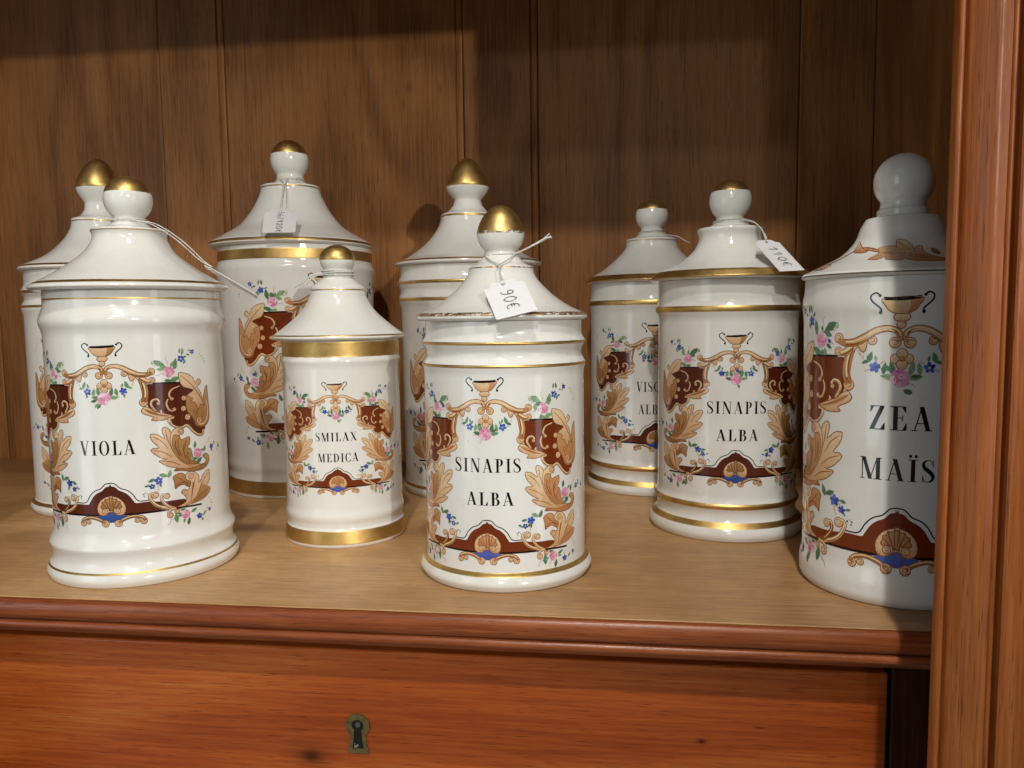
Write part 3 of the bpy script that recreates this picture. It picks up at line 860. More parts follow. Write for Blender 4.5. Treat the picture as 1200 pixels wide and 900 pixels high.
def lettering(body, prof, rot, rref, rows):
    """rows: (word, base height mm, cap height mm, width mm, shift degrees)"""
    pr = Print(prof, rot, rref, 0, 1, 1, base=0.08)
    ink = lin((26, 22, 22))
    for word, zb, cap, width, sh in rows:
        gl = [glyph(c) for c in word]
        gap = 0.15
        tot = sum(a for _, a in gl) + gap * (len(gl) - 1)
        x = 0.0
        k = width / tot
        for polys, adv in gl:
            for p in polys:
                pr.put([Vector((((q[0] + x) - tot / 2) * k + R(sh) * rref, zb + q[1] * cap)) for q in p], ink)
            x += adv + gap
    return pr.build('lettering', body, 'black roman capitals reading ' + ' '.join(r[0] for r in rows))


# ------------------------------------------------------------------ tubes, price tags
def tube(name, path, rad, mat, parent, sides=7, taper=1.0, twist=0.0):
    P = [Vector(p) for p in path]
    verts, faces = [], []
    nrm = None
    for i, p in enumerate(P):
        d = (P[min(i + 1, len(P) - 1)] - P[max(i - 1, 0)]).normalized()
        if nrm is None:
            nrm = d.orthogonal().normalized()
        nrm = (nrm - d * nrm.dot(d)).normalized()
        b = d.cross(nrm)
        for k in range(sides):
            t = 2 * math.pi * k / sides + twist * i
            rr = rad * (1 + (0.12 if k % 2 else -0.1)) * (1 + (taper - 1) * i / max(1, len(P) - 1))
            verts.append(tuple(p + (nrm * math.cos(t) + b * math.sin(t)) * rr))
    for i in range(len(P) - 1):
        for k in range(sides):
            a, c = i * sides + k, i * sides + (k + 1) % sides
            faces.append((a, c, c + sides, a + sides))
    faces.append(tuple(range(sides))[::-1])
    faces.append(tuple((len(P) - 1) * sides + k for k in range(sides)))
    return mesh_obj(name, verts, faces, mat, parent, True)


def strand(name, pts, rad, parent, n=8, taper=1.0):
    return tube(name, spline([Vector(p) for p in pts], n), rad, M_STRING, parent, 7, taper, 0.5)


DIGITS = {
    '0': [[(.30, 1), (.06, .7), (.06, .3), (.3, 0), (.54, .3), (.54, .7), (.32, 1), (.24, .97)]],
    '1': [[(.05, .62), (.35, 1), (.33, .5), (.3, 0)]],
    '2': [[(.06, .78), (.2, 1), (.46, .92), (.48, .68), (.25, .3), (.04, .03), (.3, .06), (.56, .02)]],
    '3': [[(.08, .9), (.3, 1), (.5, .85), (.42, .62), (.25, .54), (.48, .45), (.54, .2), (.3, 0), (.06, .1)]],
    '6': [[(.48, .98), (.2, .75), (.06, .35), (.16, .05), (.4, .02), (.52, .22), (.42, .44), (.2, .42), (.1, .25)]],
    '9': [[(.52, .8), (.35, .98), (.1, .86), (.1, .62), (.3, .52), (.5, .66), (.52, .85), (.5, .4), (.36, .06), (.12, .02)]],
    '/': [[(.02, -.1), (.5, 1.1)]],
    ',': [[(.16, .08), (.06, -.12)]],
    '€': [[(.52, .86), (.34, .98), (.14, .78), (.1, .5), (.16, .18), (.36, .02), (.54, .12)], [(0, .58), (.4, .62)], [(0, .4), (.36, .43)]],
}


def price_tag(label, centre, right, upv, w, h, text, cap, string_paths, strad=0.00045, shoulder=0.30):
    """a thin card with a notched top and a hole; text runs down its length"""
    u = Vector(right).normalized()
    v = Vector(upv)
    v = (v - u * v.dot(u)).normalized()
    n = u.cross(v).normalized()
    c = Vector(centre)
    t = thing('price_tag', c, label, 'price tag', 'price tags tied to the jar lids')
    hx, hy = w / 2, h / 2
    s = shoulder * w
    outline = [(-hx + .001, -hy), (hx - .001, -hy), (hx - .0003, -hy + .0003), (hx, -hy + .001), (hx, hy - s * 0.62), (hx - s * 0.45, hy - s * .5), (hx - s * .75, hy), (-hx + s * .75, hy), (-hx + s * .45, hy - s * .5), (-hx, hy - s * .62), (-hx, -hy + .001), (-hx + .0003, -hy + .0003)]
    hc, hr = Vector((0, hy - s * 0.45)), w * 0.062
    hole = [(hc[0] + hr * math.cos(i * math.pi / 6), hc[1] + hr * math.sin(i * math.pi / 6)) for i in range(12)]

    def bend(x, y):
        return -0.0007 * (y / hy) ** 2 + 0.0003 * (x / hx)
    allp = outline + hole
    tris = tessellate_polygon([[Vector((*p, 0)) for p in outline], [Vector((*p, 0)) for p in hole]])
    th = 0.00035
    verts = [tuple(u * x + v * y + n * (bend(x, y) + th / 2)) for x, y in allp] + [tuple(u * x + v * y + n * (bend(x, y) - th / 2)) for x, y in allp]
    m = len(allp)
    faces = []
    for tr in tris:
        a, b, d = [Vector(allp[i]) for i in tr]
        ccw = (b - a).cross(d - a) > 0
        tr = tuple(tr) if ccw else tuple(tr[::-1])
        faces.append(tr)
        faces.append(tuple(i + m for i in tr[::-1]))
    k = len(outline)
    for i in range(k):
        j = (i + 1) % k
        faces.append((i, i + m, j + m, j))
    for i in range(12):
        a, b = k + i, k + (i + 1) % 12
        faces.append((a, b, b + m, a + m))
    card = mesh_obj('card', verts, faces, M_CARD, t)
    # handwriting, reading down the card
    if text:
        vs, fs = [], []
        x = 0.0
        adv = 0.86
        tot = adv * len(text) - 0.26
        for ch in text:
            for st in DIGITS.get(ch, []):
                pts = spline(st, 5) if len(st) > 2 else [Vector(q) for q in st]
                Q = []
                for q in pts:
                    along = (x + q[0] - tot / 2) * cap          # down the card
                    across = (q[1] - 0.5) * cap
                    Q.append(Vector((across, -along - h * 0.06)))
                for i, q in enumerate(Q):
                    d = (Q[min(i + 1, len(Q) - 1)] - Q[max(i - 1, 0)]).normalized()
                    nn = Vector((-d[1], d[0])) * 0.00022
                    for e in (q + nn, q - nn):
                        vs.append(tuple(u * e[0] + v * e[1] + n * (bend(e[0], e[1]) + th / 2 + 0.00004)))
                    if i:
                        b = len(vs)
                        fs.append((b - 4, b - 3, b - 1, b - 2))
            x += adv
        mesh_obj('handwriting', vs, fs, M_PEN, card, False, 'handwritten price ' + text)
    for pth in string_paths:
        strand('string', [tuple(Vector(p) - c) for p in pth], strad, t)
    return t


# ------------------------------------------------------------------ cabinet
def prism(name, prof, a0, a1, axis, mat, parent, smooth=False, label=None):
    """extrude a closed 2-D section along an axis. axis 0: section is (y, z); axis 2: section is (x, y)"""
    verts, faces = [], []
    n = len(prof)
    for a in (a0, a1):
        for p, q in prof:
            verts.append((a, p, q) if axis == 0 else (p, q, a))
    for i in range(n):
        j = (i + 1) % n
        faces.append((i, j, j + n, i + n))
    faces.append(tuple(range(n))[::-1])
    faces.append(tuple(range(n, 2 * n)))
    o = mesh_obj(name, verts, faces, mat, parent, False, label)
    import bmesh
    bm = bmesh.new()
    bm.from_mesh(o.data)
    bmesh.ops.recalc_face_normals(bm, faces=bm.faces)
    if smooth:
        for f in bm.faces:
            f.smooth = len(f.verts) == 4
        for e in bm.edges:
            if len(e.link_faces) == 2 and e.calc_face_angle(0) > R(38):
                e.smooth = False
    bm.to_mesh(o.data)
    bm.free()
    return o


def rbox(name, x0, x1, y0, y1, z0, z1, mat, parent, bev=0.0012, label=None):
    import bmesh
    o = mesh_obj(name, [], [], mat, parent, False, label)
    bm = bmesh.new()
    bmesh.ops.create_cube(bm, size=1.0)
    for v in bm.verts:
        v.co = Vector(((x0 + x1) / 2 + v.co.x * (x1 - x0), (y0 + y1) / 2 + v.co.y * (y1 - y0), (z0 + z1) / 2 + v.co.z * (z1 - z0)))
    if bev:
        bmesh.ops.bevel(bm, geom=list(bm.edges), offset=bev, segments=3, profile=0.5, affect='EDGES')
        for f in bm.faces:
            f.smooth = False
    bm.to_mesh(o.data)
    bm.free()
    return o


cab = thing('wooden_cabinet', (0, 0, 0), 'varnished brown wooden cabinet with open shelf, moulded edge and drawer holding the jars', 'cabinet')
WALL_Y = 0.862
TOP_Z = 0.572
# back: tongue and groove boards, a bead worked on some edges
edges = [-0.98, -0.745, -0.519, -0.439, -0.1614, -0.0784, 0.197, 0.272]
for i, (a, b) in enumerate(zip(edges, edges[1:])):
    g = 0.00035
    y = WALL_Y + (0.0003 if i % 2 else 0.0)
    bead = i in (2, 3, 4)
    sec = [(a + g, y + .016), (a + g, y + .0010), (a + g + .0014, y)]
    if bead:
        w = 0.0062
        sec += [(b - g - w - .0022, y), (b - g - w - .0011, y + .0024), (b - g - w, y + .0006)]
        sec += [(b - g - w / 2 + w / 2 * math.sin(t), y + .0008 - .0016 * math.cos(t) + .0008) for t in [R(q) for q in (-60, -30, 0, 30, 60)]]
        sec += [(b - g, y + .0026), (b - g, y + .016)]
    else:
        sec += [(b - g - .0014, y), (b - g, y + .0010), (b - g, y + .016)]
    prism('back_board', sec, -0.03, TOP_Z + 0.02, 2, M_BACK, cab)
rbox('backing_panel', -0.99, 0.29, WALL_Y + .0175, WALL_Y + .025, -0.2, TOP_Z + .03, M_CARCASS, cab, 0)
# right and left inner sides
for a, b in ((0.862, 0.640), (0.638, 0.480), (0.478, 0.376)):
    rbox('side_board', 0.272, 0.290, b, a - .0005, -0.004, TOP_Z, M_BACK, cab, 0.0012)
for a, b in ((0.862, 0.640), (0.638, 0.376)):
    rbox('side_board', -0.998, -0.981, b, a - .0005, -0.004, TOP_Z, M_BACK, cab, 0.0012)
# the board above, out of the picture: it shades the upper part of the back
rbox('upper_shelf', -1.0, 0.292, 0.392, 0.885, TOP_Z, TOP_Z + 0.022, M_STILE, cab, 0.002)
# shelf and its moulded front edge
prism('shelf', [(0.861, 0.0), (0.4199, 0.0), (0.4196, -.0003), (0.4196, -.0007), (0.4292, -.0007), (0.4292, -.020), (0.861, -.020)], -0.98, 0.2715, 0, M_SHELF, cab)
yf = 0.4168
sec = [(0.4290, -0.0010), (yf + .0026, -0.0010), (yf + .0012, -0.0013)]
sec += [(yf + .0006 - .0026 * math.sin(t), -.0068 + .0058 * math.cos(t)) for t in [R(q) for q in range(5, 180, 14)]]
sec += [(yf + .0028, -.0129), (yf + .0028, -.0139)]
sec += [(yf + .0014 - .0022 * math.sin(t), -.0166 + .0026 * math.cos(t)) for t in [R(q) for q in range(5, 180, 18)]]
sec += [(yf + .0030, -.0194), (yf + .0042, -.0212), (yf + .0062, -.0228), (yf + .0088, -.0238), (yf + .0094, -.0246), (0.4290, -.0250)]
prism('edge_moulding', sec, -0.98, 0.2715, 0, M_MOULD, cab, True)
# drawer in its frame
DY = 0.4580
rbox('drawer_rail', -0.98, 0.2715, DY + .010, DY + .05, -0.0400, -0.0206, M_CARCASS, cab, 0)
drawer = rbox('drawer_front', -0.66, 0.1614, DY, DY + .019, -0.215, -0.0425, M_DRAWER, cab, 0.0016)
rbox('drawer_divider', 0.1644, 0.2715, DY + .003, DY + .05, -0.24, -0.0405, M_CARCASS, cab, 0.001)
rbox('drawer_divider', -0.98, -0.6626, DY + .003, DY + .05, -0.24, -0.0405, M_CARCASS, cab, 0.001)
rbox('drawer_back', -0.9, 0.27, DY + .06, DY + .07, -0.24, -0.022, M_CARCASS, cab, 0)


def keyhole_outline(cx, cz, rr, wb, zb, n=18):
    a0 = R(-52)
    pts = [(cx + rr * math.cos(a0 + (R(284)) * i / n), cz + rr * math.sin(a0 + R(284) * i / n)) for i in range(n + 1)]
    return pts + [(cx - wb, zb), (cx + wb, zb)]


def ring_plate(name, outer, inner, y0, y1, mat, parent):
    allp = outer + inner
    tris = tessellate_polygon([[Vector((*p, 0)) for p in outer], [Vector((*p, 0)) for p in inner]])
    m, k = len(allp), len(outer)
    verts = [(x, y0, z) for x, z in allp] + [(x, y1, z) for x, z in allp]
    faces = []
    for tr in tris:
        faces += [tuple(tr), tuple(i + m for i in tr[::-1])]
    for i in range(k):
        j = (i + 1) % k
        faces.append((i, j, j + m, i + m))
    for i in range(len(inner)):
        a, b = k + i, k + (i + 1) % len(inner)
        faces.append((a, a + m, b + m, b))
    o = mesh_obj(name, verts, faces, mat, parent)
    import bmesh
    bm = bmesh.new(); bm.from_mesh(o.data)
    bmesh.ops.recalc_face_normals(bm, faces=bm.faces)
    bm.to_mesh(o.data); bm.free()
    return o


KX, KZ = -0.1614, -0.0925
plate = ring_plate('keyhole_plate', keyhole_outline(KX, KZ, .0080, .0072, KZ - .0184), keyhole_outline(KX, KZ + .0002, .0039, .0036, KZ - .0152), DY - .0012, DY + .0002, M_BRASS, drawer)
plate['label'] = 'tarnished brass keyhole plate'
hp = keyhole_outline(KX, KZ + .0002, .0040, .0037, KZ - .0153)
mesh_obj('keyhole', [(x, DY - .0003, z) for x, z in hp], [tuple(range(len(hp)))], M_DARK, drawer)  # flat dark sheet on the drawer face, stands in for the hole's shade
pin = fillet([(0, 0), (.0019, 0, .0004), (.0019, .003, .0003), (0, .003)], 3)
vs, fs = [], []
for i in range(16):
    t = i * math.pi / 8
    vs += [(KX + .0019 * math.cos(t), DY - .0004, KZ + .0006 + .0019 * math.sin(t)), (KX + .0016 * math.cos(t), DY - .0011, KZ + .0006 + .0016 * math.sin(t))]
for i in range(16):
    j = (i + 1) % 16
    fs.append((2 * i, 2 * j, 2 * j + 1, 2 * i + 1))
fs.append(tuple(2 * i + 1 for i in range(16)))
mesh_obj('lock_pin', vs, fs, M_STEEL, drawer)
rn = random.Random(4)
vs, fs = [], []
for i in range(14):
    c = Vector((KX - .0016 + rn.uniform(-.0012, .0014), DY - .0006, KZ - .0138 + rn.uniform(-.0008, .0012)))
    b = len(vs)
    vs += [tuple(c + Vector((rn.uniform(-1, 1), rn.uniform(-.3, .1), rn.uniform(-1, 1))) * .0008) for _ in range(4)]
    fs += [(b, b + 1, b + 2), (b, b + 2, b + 3), (b, b + 1, b + 3), (b + 1, b + 2, b + 3)]
mesh_obj('lint', vs, fs, M_LINT, drawer)

# moulded stile of the front frame, nearest the viewer
px, py = 0.1457, 0.357
sec = [(px + .024, py + .030), (px + .004, py + .010), (px, py + .005)]


def half_round(x0, x1, y0, dep, n=9, pw=1.0):
    return [(x0 + (x1 - x0) * (0.5 - 0.5 * math.cos(math.pi * i / n)), y0 - dep * math.sin(math.pi * i / n) ** pw) for i in range(n + 1)]


sec += half_round(px + .0002, px + .0036, py + .003, .0026)
sec += [(px + .0038, py + .0062), (px + .0050, py + .0062)]
sec += [(px + .0052 + .0148 * s, py + .0050 - .0090 * math.sin(math.pi * min(1.0, s * 1.15 + .06) * .5 + (0.9 * max(0, s - .45)))) for s in [i / 12 for i in range(13)]]
sec += [(px + .0202, py + .0066), (px + .0209, py + .0066)]
sec += half_round(px + .0210, px + .0246, py + .003, .0034)
sec += [(px + .0248, py + .0062), (px + .0262, py + .0062), (px + .0266, py - .0004), (px + .0275, py - .0012)]
sec += [(px + .0375, py - .0012), (px + .0383, py - .0018), (px + .0392, py - .0034), (px + .0402, py - .0040), (px + .062, py - .0040), (px + .062, py + .030)]
sec_left = [(-0.447 - (x_ - px), y_) for x_, y_ in sec]
prism('front_stile', sec_left, -0.30, TOP_Z + 0.06, 2, M_STILE, cab, True)  # unseen left stile, mirrored and added to shade the left back boards
rbox('stile_backing', -0.62, -0.447 - .026, py + .0305, 0.3755, -0.30, TOP_Z + .06, M_CARCASS, cab, 0)  # unseen backing, widened to block lamplight from the left wall
prism('front_stile', sec, -0.30, TOP_Z + 0.06, 2, M_STILE, cab, True, 'moulded reddish brown upright at the right edge')
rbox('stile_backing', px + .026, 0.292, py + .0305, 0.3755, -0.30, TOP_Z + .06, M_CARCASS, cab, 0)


rbox('lamp_blocking_panel', px + .0625, 0.78, py + .002, py + .028, -0.30, TOP_Z + .06, M_STILE, cab, 0.001)  # unseen panel added to keep the right lamp from passing the stile


# ------------------------------------------------------------------ jars
def sphere_prof(r, rz, cz, neck_r, neck_z, base_z):
    pts = [(0, base_z), (neck_r + .6, base_z), (neck_r, neck_z)]
    a0 = -math.acos(min(1, neck_r / r))
    for i in range(25):
        a = a0 + (math.pi / 2 - a0) * i / 24
        pts.append((r * math.cos(a), cz + rz * math.sin(a)))
    pts[-1] = (0, cz + rz)
    return [Vector(p) for p in pts]


def egg_prof(pts):
    return [Vector((0, pts[0][1]))] + spline(pts, 6)


def lid_prof(zb, rim, curve, tail):
    """rim: (r, z) corner points with fillets, curve: splined flank, tail: up to the knob"""
    pts = fillet([(0, zb), *rim, curve[0]], 5)
    pts += spline(curve, 6)[1:]
    pts += fillet([curve[-1], *tail], 5)[1:]
    return pts


GROUP = 'white porcelain apothecary jars'


def jar(label, X, Y, body, bands, lid, lid_bands, knob, cap_from, rot, rref, palette, zoff, sx, sz, rows, seed, lid_shift=(0, 0), gold_mat=None, cap_mat=None, lid_gold=None):
    t = thing('apothecary_jar', (X, Y, 0), label, 'jar', GROUP)
    prof = fillet(body, 6)
    b = lathe('body', prof, M_PORC, t, 240, rot)
    for z0, z1 in bands:
        lathe('gold_band', sub_profile(prof, z0, z1, 0.09), gold_mat or M_GOLD, b, 160)
    pr = Print(prof, rot, rref, zoff, sx, sz)
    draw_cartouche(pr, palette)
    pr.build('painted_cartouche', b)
    pf = Print(prof, rot, rref, zoff, sx, sz, grid=pr.grid)
    draw_flowers(pf, seed)
    pf.build('painted_flowers', b)
    if rows:
        lettering(b, prof, rot, rref, rows)
    l = lathe('lid', lid, M_PORC, t, 192)
    l.location = (lid_shift[0], lid_shift[1], 0)
    for z0, z1 in lid_bands:
        lathe('gold_line', sub_profile(lid, z0, z1, 0.08), lid_gold or M_GOLD, l, 160)
    lathe('knob', knob, M_PORC, l, 96)
    if cap_from:
        sp = sub_profile(knob, cap_from, 1e9, 0.10)
        sp[-1] = Vector((0, knob[-1][1] + 0.10))
        lathe('gold_cap', sp, cap_mat or M_GOLD, l, 96)
    return t



# VIOLA
jar('large jar lettered VIOLA, with a round gold-capped knob, front left on the shelf', -0.3248, 0.4950,
    [(0, 0), (59.6, 0, 2), (61.6, 4.5, 3), (60.4, 8.5, 1.2), (57.2, 13.5, 5), (57.2, 18.5, 3), (59.2, 24, 3), (55.8, 31, 5), (55.6, 161.5, 3), (58.5, 169.0, 1.5), (55.2, 176.5, 3), (54.6, 182, 3), (54.6, 188.4, .2), (0, 188.4)],
    [(8.1, 10.7), (181.6, 184.0)],
    lid_prof(188.5, [(59.5, 188.5, 1), (62.4, 190.2, 1), (61.6, 192.2, .8)], [(60, 193), (52, 197.8), (41, 204.8), (29, 214.5), (24.2, 222), (23.2, 226), (24.2, 229.2)], [(23.6, 230.3, .6), (15, 231.6, 2), (10.4, 235)]),
    [(192.5, 194.7), (227.9, 229.6)],
    sphere_prof(15.4, 15.6, 250.6, 10.0, 236.8, 233.5), 254.0, 13.0, 55.6, PAL_BROWN, 39.0, 1.04, 1.01,
    [('VIOLA', 84.7, 9.2, 33.6, -1.1)], 11, (-0.0005, 0))
# SINAPIS ALBA, front
jar('jar lettered SINAPIS ALBA with worn gold egg-shaped knob, at the front centre', -0.0706, 0.5081,
    [(0, 0), (55.6, 0, 2.5), (58.2, 4.8, 4), (56.2, 10, 2.5), (53.3, 11.6, 1.2), (53.0, 133.5, 1.5), (54.4, 138.6, 1.3), (51.5, 143.5, 3), (51.5, 147, 3), (54.3, 152.3, 1.3), (51.5, 157.5, 3), (51.6, 166.1, .2), (0, 166.1)],
    [(9.4, 11.9), (137.0, 140.0), (150.6, 154.0)],
    lid_prof(166.2, [(54.5, 166.2, .8), (56.4, 167.6, .8), (56.2, 169.8, .8)], [(54, 171), (45, 175.2), (35, 182), (26.3, 190.3), (22.2, 196), (21.2, 200)], [(20.4, 201.3, .5), (15.6, 203.6, 3), (11.6, 208), (10.2, 211)]),
    [(168.6, 171.6), (198.9, 200.8)],
    egg_prof([(10.2, 209), (10.6, 211.6), (13.8, 215.6), (15.6, 221.2), (15.4, 224.5), (13.9, 229.2), (10.6, 235), (6, 239.4), (2.2, 240.9), (0, 241.1)]), 221.8, -4.5, 53.0, PAL_ORANGE, 17.0, 1.0, 1.0,
    [('SINAPIS', 74.2, 8.5, 42.3, 0), ('ALBA', 53.8, 8.2, 29.7, 1.7)], 12, (-0.001, 0), None, M_GOLD_RUB, M_GOLD_WORN)
# SMILAX MEDICA
jar('smallest jar, lettered SMILAX MEDICA, with wide gold bands at neck and foot', -0.2078, 0.5771,
    [(0, 0), (45.6, 0, 1), (46.8, 2.2, 1), (45.2, 12.6, 1.2), (44.4, 14, 1), (44.4, 17, 2), (45.8, 22, 3), (44.5, 28, 4), (44.4, 133, 3), (45.5, 137.6, 1.4), (44.8, 139.8, .6), (44.2, 141, .6), (44.2, 152.7, .2), (0, 152.7)],
    [(2.4, 12.8), (140.6, 152.0)],
    lid_prof(152.8, [(48.6, 152.8, .8), (50.7, 154.4, .8), (50.0, 156.4, .7)], [(48.4, 157.3), (40.5, 163.2), (31, 171.4), (26, 177.2), (22.2, 184), (20.8, 189), (20.7, 191.6)], [(20.2, 193, .5), (15.5, 196.6, 3), (11.4, 200), (11, 203)]),
    [(155.2, 157.2), (189.4, 190.9)],
    sphere_prof(13.4, 11.4, 213.6, 10.8, 204, 200), 212.4, 13.0, 44.5, PAL_ORANGE, 40.0, 0.775, 0.72,
    [('SMILAX', 79.6, 6.3, 30.4, -.8), ('MEDICA', 64.2, 6.3, 29.7, .6)], 13, (-0.001, 0))
# SINAPIS ALBA, right
jar('jar lettered SINAPIS ALBA with round white knob, left of the ZEA jar', 0.0919, 0.6300,
    [(0, 0), (58.4, 0, 2), (60.4, 4.6, 4), (59, 9.4, 1.5), (54.2, 14.8, 2), (53.7, 20.5, 2), (56.1, 26, 1.8), (53.6, 31, 2), (53.5, 165.5, 2), (56.1, 172.6, 1.8), (54, 178, 2), (54, 194.4, .2), (0, 194.4)],
    [(9.3, 14.6), (23.2, 28.6), (169.9, 175.3)],
    lid_prof(194.5, [(60, 194.5, .6), (61.8, 196.4, .6), (58, 200.6, .6)], [(56.4, 201.6), (40.5, 208.6), (29.4, 217), (24.8, 224), (23.7, 229), (25.0, 234)], [(24.4, 235.4, .6), (16, 236.6, 1), (13.6, 238.8, 1), (11, 241.5)]),
    [(195.2, 202.0), (233.0, 234.8)],
    sphere_prof(16.2, 16.4, 256.8, 10.6, 242.4, 239), 263.2, -0.5, 53.5, PAL_BROWN, 41.0, 1.02, 0.99,
    [('SINAPIS', 95.4, 9.1, 43.9, .8), ('ALBA', 75.2, 8.6, 30.5, 1.2)], 14, (0.0015, 0))
# VISCUM ALBUM, behind
jar('jar whose lettering begins VIS, partly hidden behind the right SINAPIS ALBA jar', 0.0393, 0.7758,
    [(0, 0), (61.6, 0, 2), (63.2, 4.4, 3), (62, 8.4, 1.5), (58.9, 14, 2), (58.6, 19.5, 2), (61.1, 25.5, 1.8), (58.7, 31, 2), (58.6, 173, 2), (60.9, 180.5, 1.8), (58.5, 186, 2), (58.5, 199.5, .2), (0, 199.5)],
    [(8.0, 13.8), (22.8, 28.2), (177.8, 183.2)],
    lid_prof(199.6, [(63.2, 199.6, .6), (65, 201.4, .6), (61.4, 205.4, .6)], [(59.8, 206.2), (48, 212.8), (35.6, 223), (27, 232), (25, 237), (25.2, 241)], [(24.6, 242.4, .6), (17.5, 243.6, 1), (14.5, 246, 1), (11, 249.4)]),
    [(200.4, 206.6), (239.6, 241.6)],
    sphere_prof(15.8, 15.4, 265.2, 10.6, 250.6, 246.5), 270.2, 2.5, 58.8, PAL_BROWN, 42.0, 1.06, 1.04,
    [('VISCUM', 98.0, 9.1, 36.0, 0), ('ALBUM', 77.0, 9.1, 33.0, 0)], 15, (0.001, 0))
# the largest jar
jar('largest and tallest jar, against the back boards behind the SMILAX MEDICA jar', -0.3145, 0.7515,
    [(0, 0), (73.2, 0, 1.5), (74.4, 2.6, 1.5), (72.6, 17, 1.2), (72, 22, 3), (73.4, 29, 4), (72.3, 37, 5), (76.0, 208, 4), (77.2, 217.5, 2.5), (75.2, 222, 1.5), (75, 237.9, .2), (0, 237.9)],
    [(2.8, 16.6), (224.2, 234.2)],
    lid_prof(238.0, [(77, 238, .8), (79.9, 240.2, .8), (79.4, 243, .8)], [(77.4, 244.8), (66.5, 251), (50.7, 261), (38.6, 275.8), (31.6, 289), (29.2, 295.5), (29.0, 299)], [(28.4, 300.6, .6), (18, 302.8, 1.5), (13.4, 306.4)]),
    [(240.6, 243.9), (297.2, 299.0)],
    sphere_prof(18.6, 20.0, 326.4, 13.2, 310.4, 304), 331.0, 43.0, 75.0, PAL_ORANGE, 54.5, 1.36, 1.36, [], 16, (-0.0035, 0))
# behind the front SINAPIS ALBA
jar('jar with smooth gold egg-shaped knob, standing behind the front SINAPIS ALBA jar', -0.1378, 0.7507,
    [(0, 0), (65.2, 0, 2), (67.2, 4, 3), (66.4, 9, 1.2), (66.0, 12, 1), (66.4, 177, 2.5), (69.7, 185.6, 2), (67.0, 192, 3), (67.0, 195, 3), (69.7, 201.7, 2), (66.6, 208, 3), (66.6, 217.4, .2), (0, 217.4)],
    [(7.6, 11.2), (183.6, 187.6), (199.7, 203.7)],
    lid_prof(217.5, [(70, 217.5, .8), (72.1, 219, .8), (71.6, 221, .8)], [(69.4, 222.2), (59.4, 226.6), (43, 238.7), (32.2, 251), (27.6, 259.5), (26.7, 264), (26.6, 266.8)], [(26, 268, .5), (19.5, 270.6, 2), (14.4, 276.4), (13, 281)]),
    [(220.0, 222.6), (264.4, 266.8)],
    egg_prof([(13, 279.6), (13.4, 282.6), (18, 288.2), (21.0, 293.6), (20.4, 298.6), (17.4, 305.6), (12.2, 314), (6.4, 319.8), (2.4, 321.8), (0, 322)]), 293.4, 18.0, 66.3, PAL_ORANGE, 27.0, 1.2, 1.2, [], 17)
# behind VIOLA
jar('jar with gold egg-shaped knob at far left, mostly hidden behind the VIOLA jar', -0.4649, 0.6651,
    [(0, 0), (67.4, 0, 2), (69.7, 4.4, 4), (68.2, 9, 1.4), (65.2, 11, 1), (65.4, 173, 2.5), (67.4, 181.8, 2), (64.4, 188, 3), (64.4, 190.5, 3), (67.4, 195, 2), (64, 201, 3), (64, 213.5, .2), (0, 213.5)],
    [(7.6, 10.8), (179.8, 183.8), (193.0, 197.0)],
    lid_prof(213.6, [(66.4, 213.6, .8), (68.2, 215, .8), (67.8, 217, .8)], [(65.6, 218.3), (46.2, 228.2), (32.6, 241.2), (26, 251.6), (24.5, 257), (24.5, 260.2)], [(24, 261.6, .5), (16.5, 264.4, 2), (13.2, 270), (12.7, 275)]),
    [(216.2, 218.8), (258.0, 260.2)],
    egg_prof([(12.7, 273.8), (13.1, 277), (16.8, 283), (19.2, 289), (18.6, 294.4), (15.6, 302), (10.4, 310.2), (5.4, 314.8), (2, 316.2), (0, 316.4)]), 288.6, 39.0, 65.4, PAL_BROWN, 27.0, 1.16, 1.16, [], 18)
# ZEA MAIS
zlid = lid_prof(188.6, [(55.4, 188.6, .8), (57.4, 190.4, 1), (56.2, 192.2, .8)], [(54.4, 193), (48, 196.2), (34.5, 203.2), (26.8, 211.4), (23.8, 219), (21.8, 222.8)], [(20.6, 225, 1.5), (14.6, 226.2, .5), (14.5, 229.8, .8), (12.6, 231.4)])
zea = jar('jar lettered ZEA MAÏS with plain white ball knob, beside the right upright', 0.1761, 0.5000,
    [(0, 0), (52.4, 0, 2.5), (54.9, 4, 4), (55.2, 13, 6), (53.5, 21, 6), (53.6, 60), (55.0, 164, 6), (56.2, 173, 5), (55.0, 181, 4), (54.6, 188.5, .2), (0, 188.5)],
    [], zlid, [], sphere_prof(17.0, 17.2, 246.6, 12.8, 233.6, 229.6), 0, -17.5, 54.4, PAL_ORANGE, 20.0, 1.33, 1.385,
    [('ZEA', 102.6, 13.6, 32.0, 0), ('MAÏS', 73.9, 12.6, 39.1, -1.0)], 19)
zl = [c for c in zea.children if c.name.startswith('lid')][0]
lathe('rim_line', sub_profile(zlid, 189.9, 191.2, 0.07), M_TAUPE, zl, 160)
zp = Print(zlid, -17.5, 35.0, 0, 1, 1, base=0.10, dz=1.0)
lo, hi = PAL_ORANGE['mid']
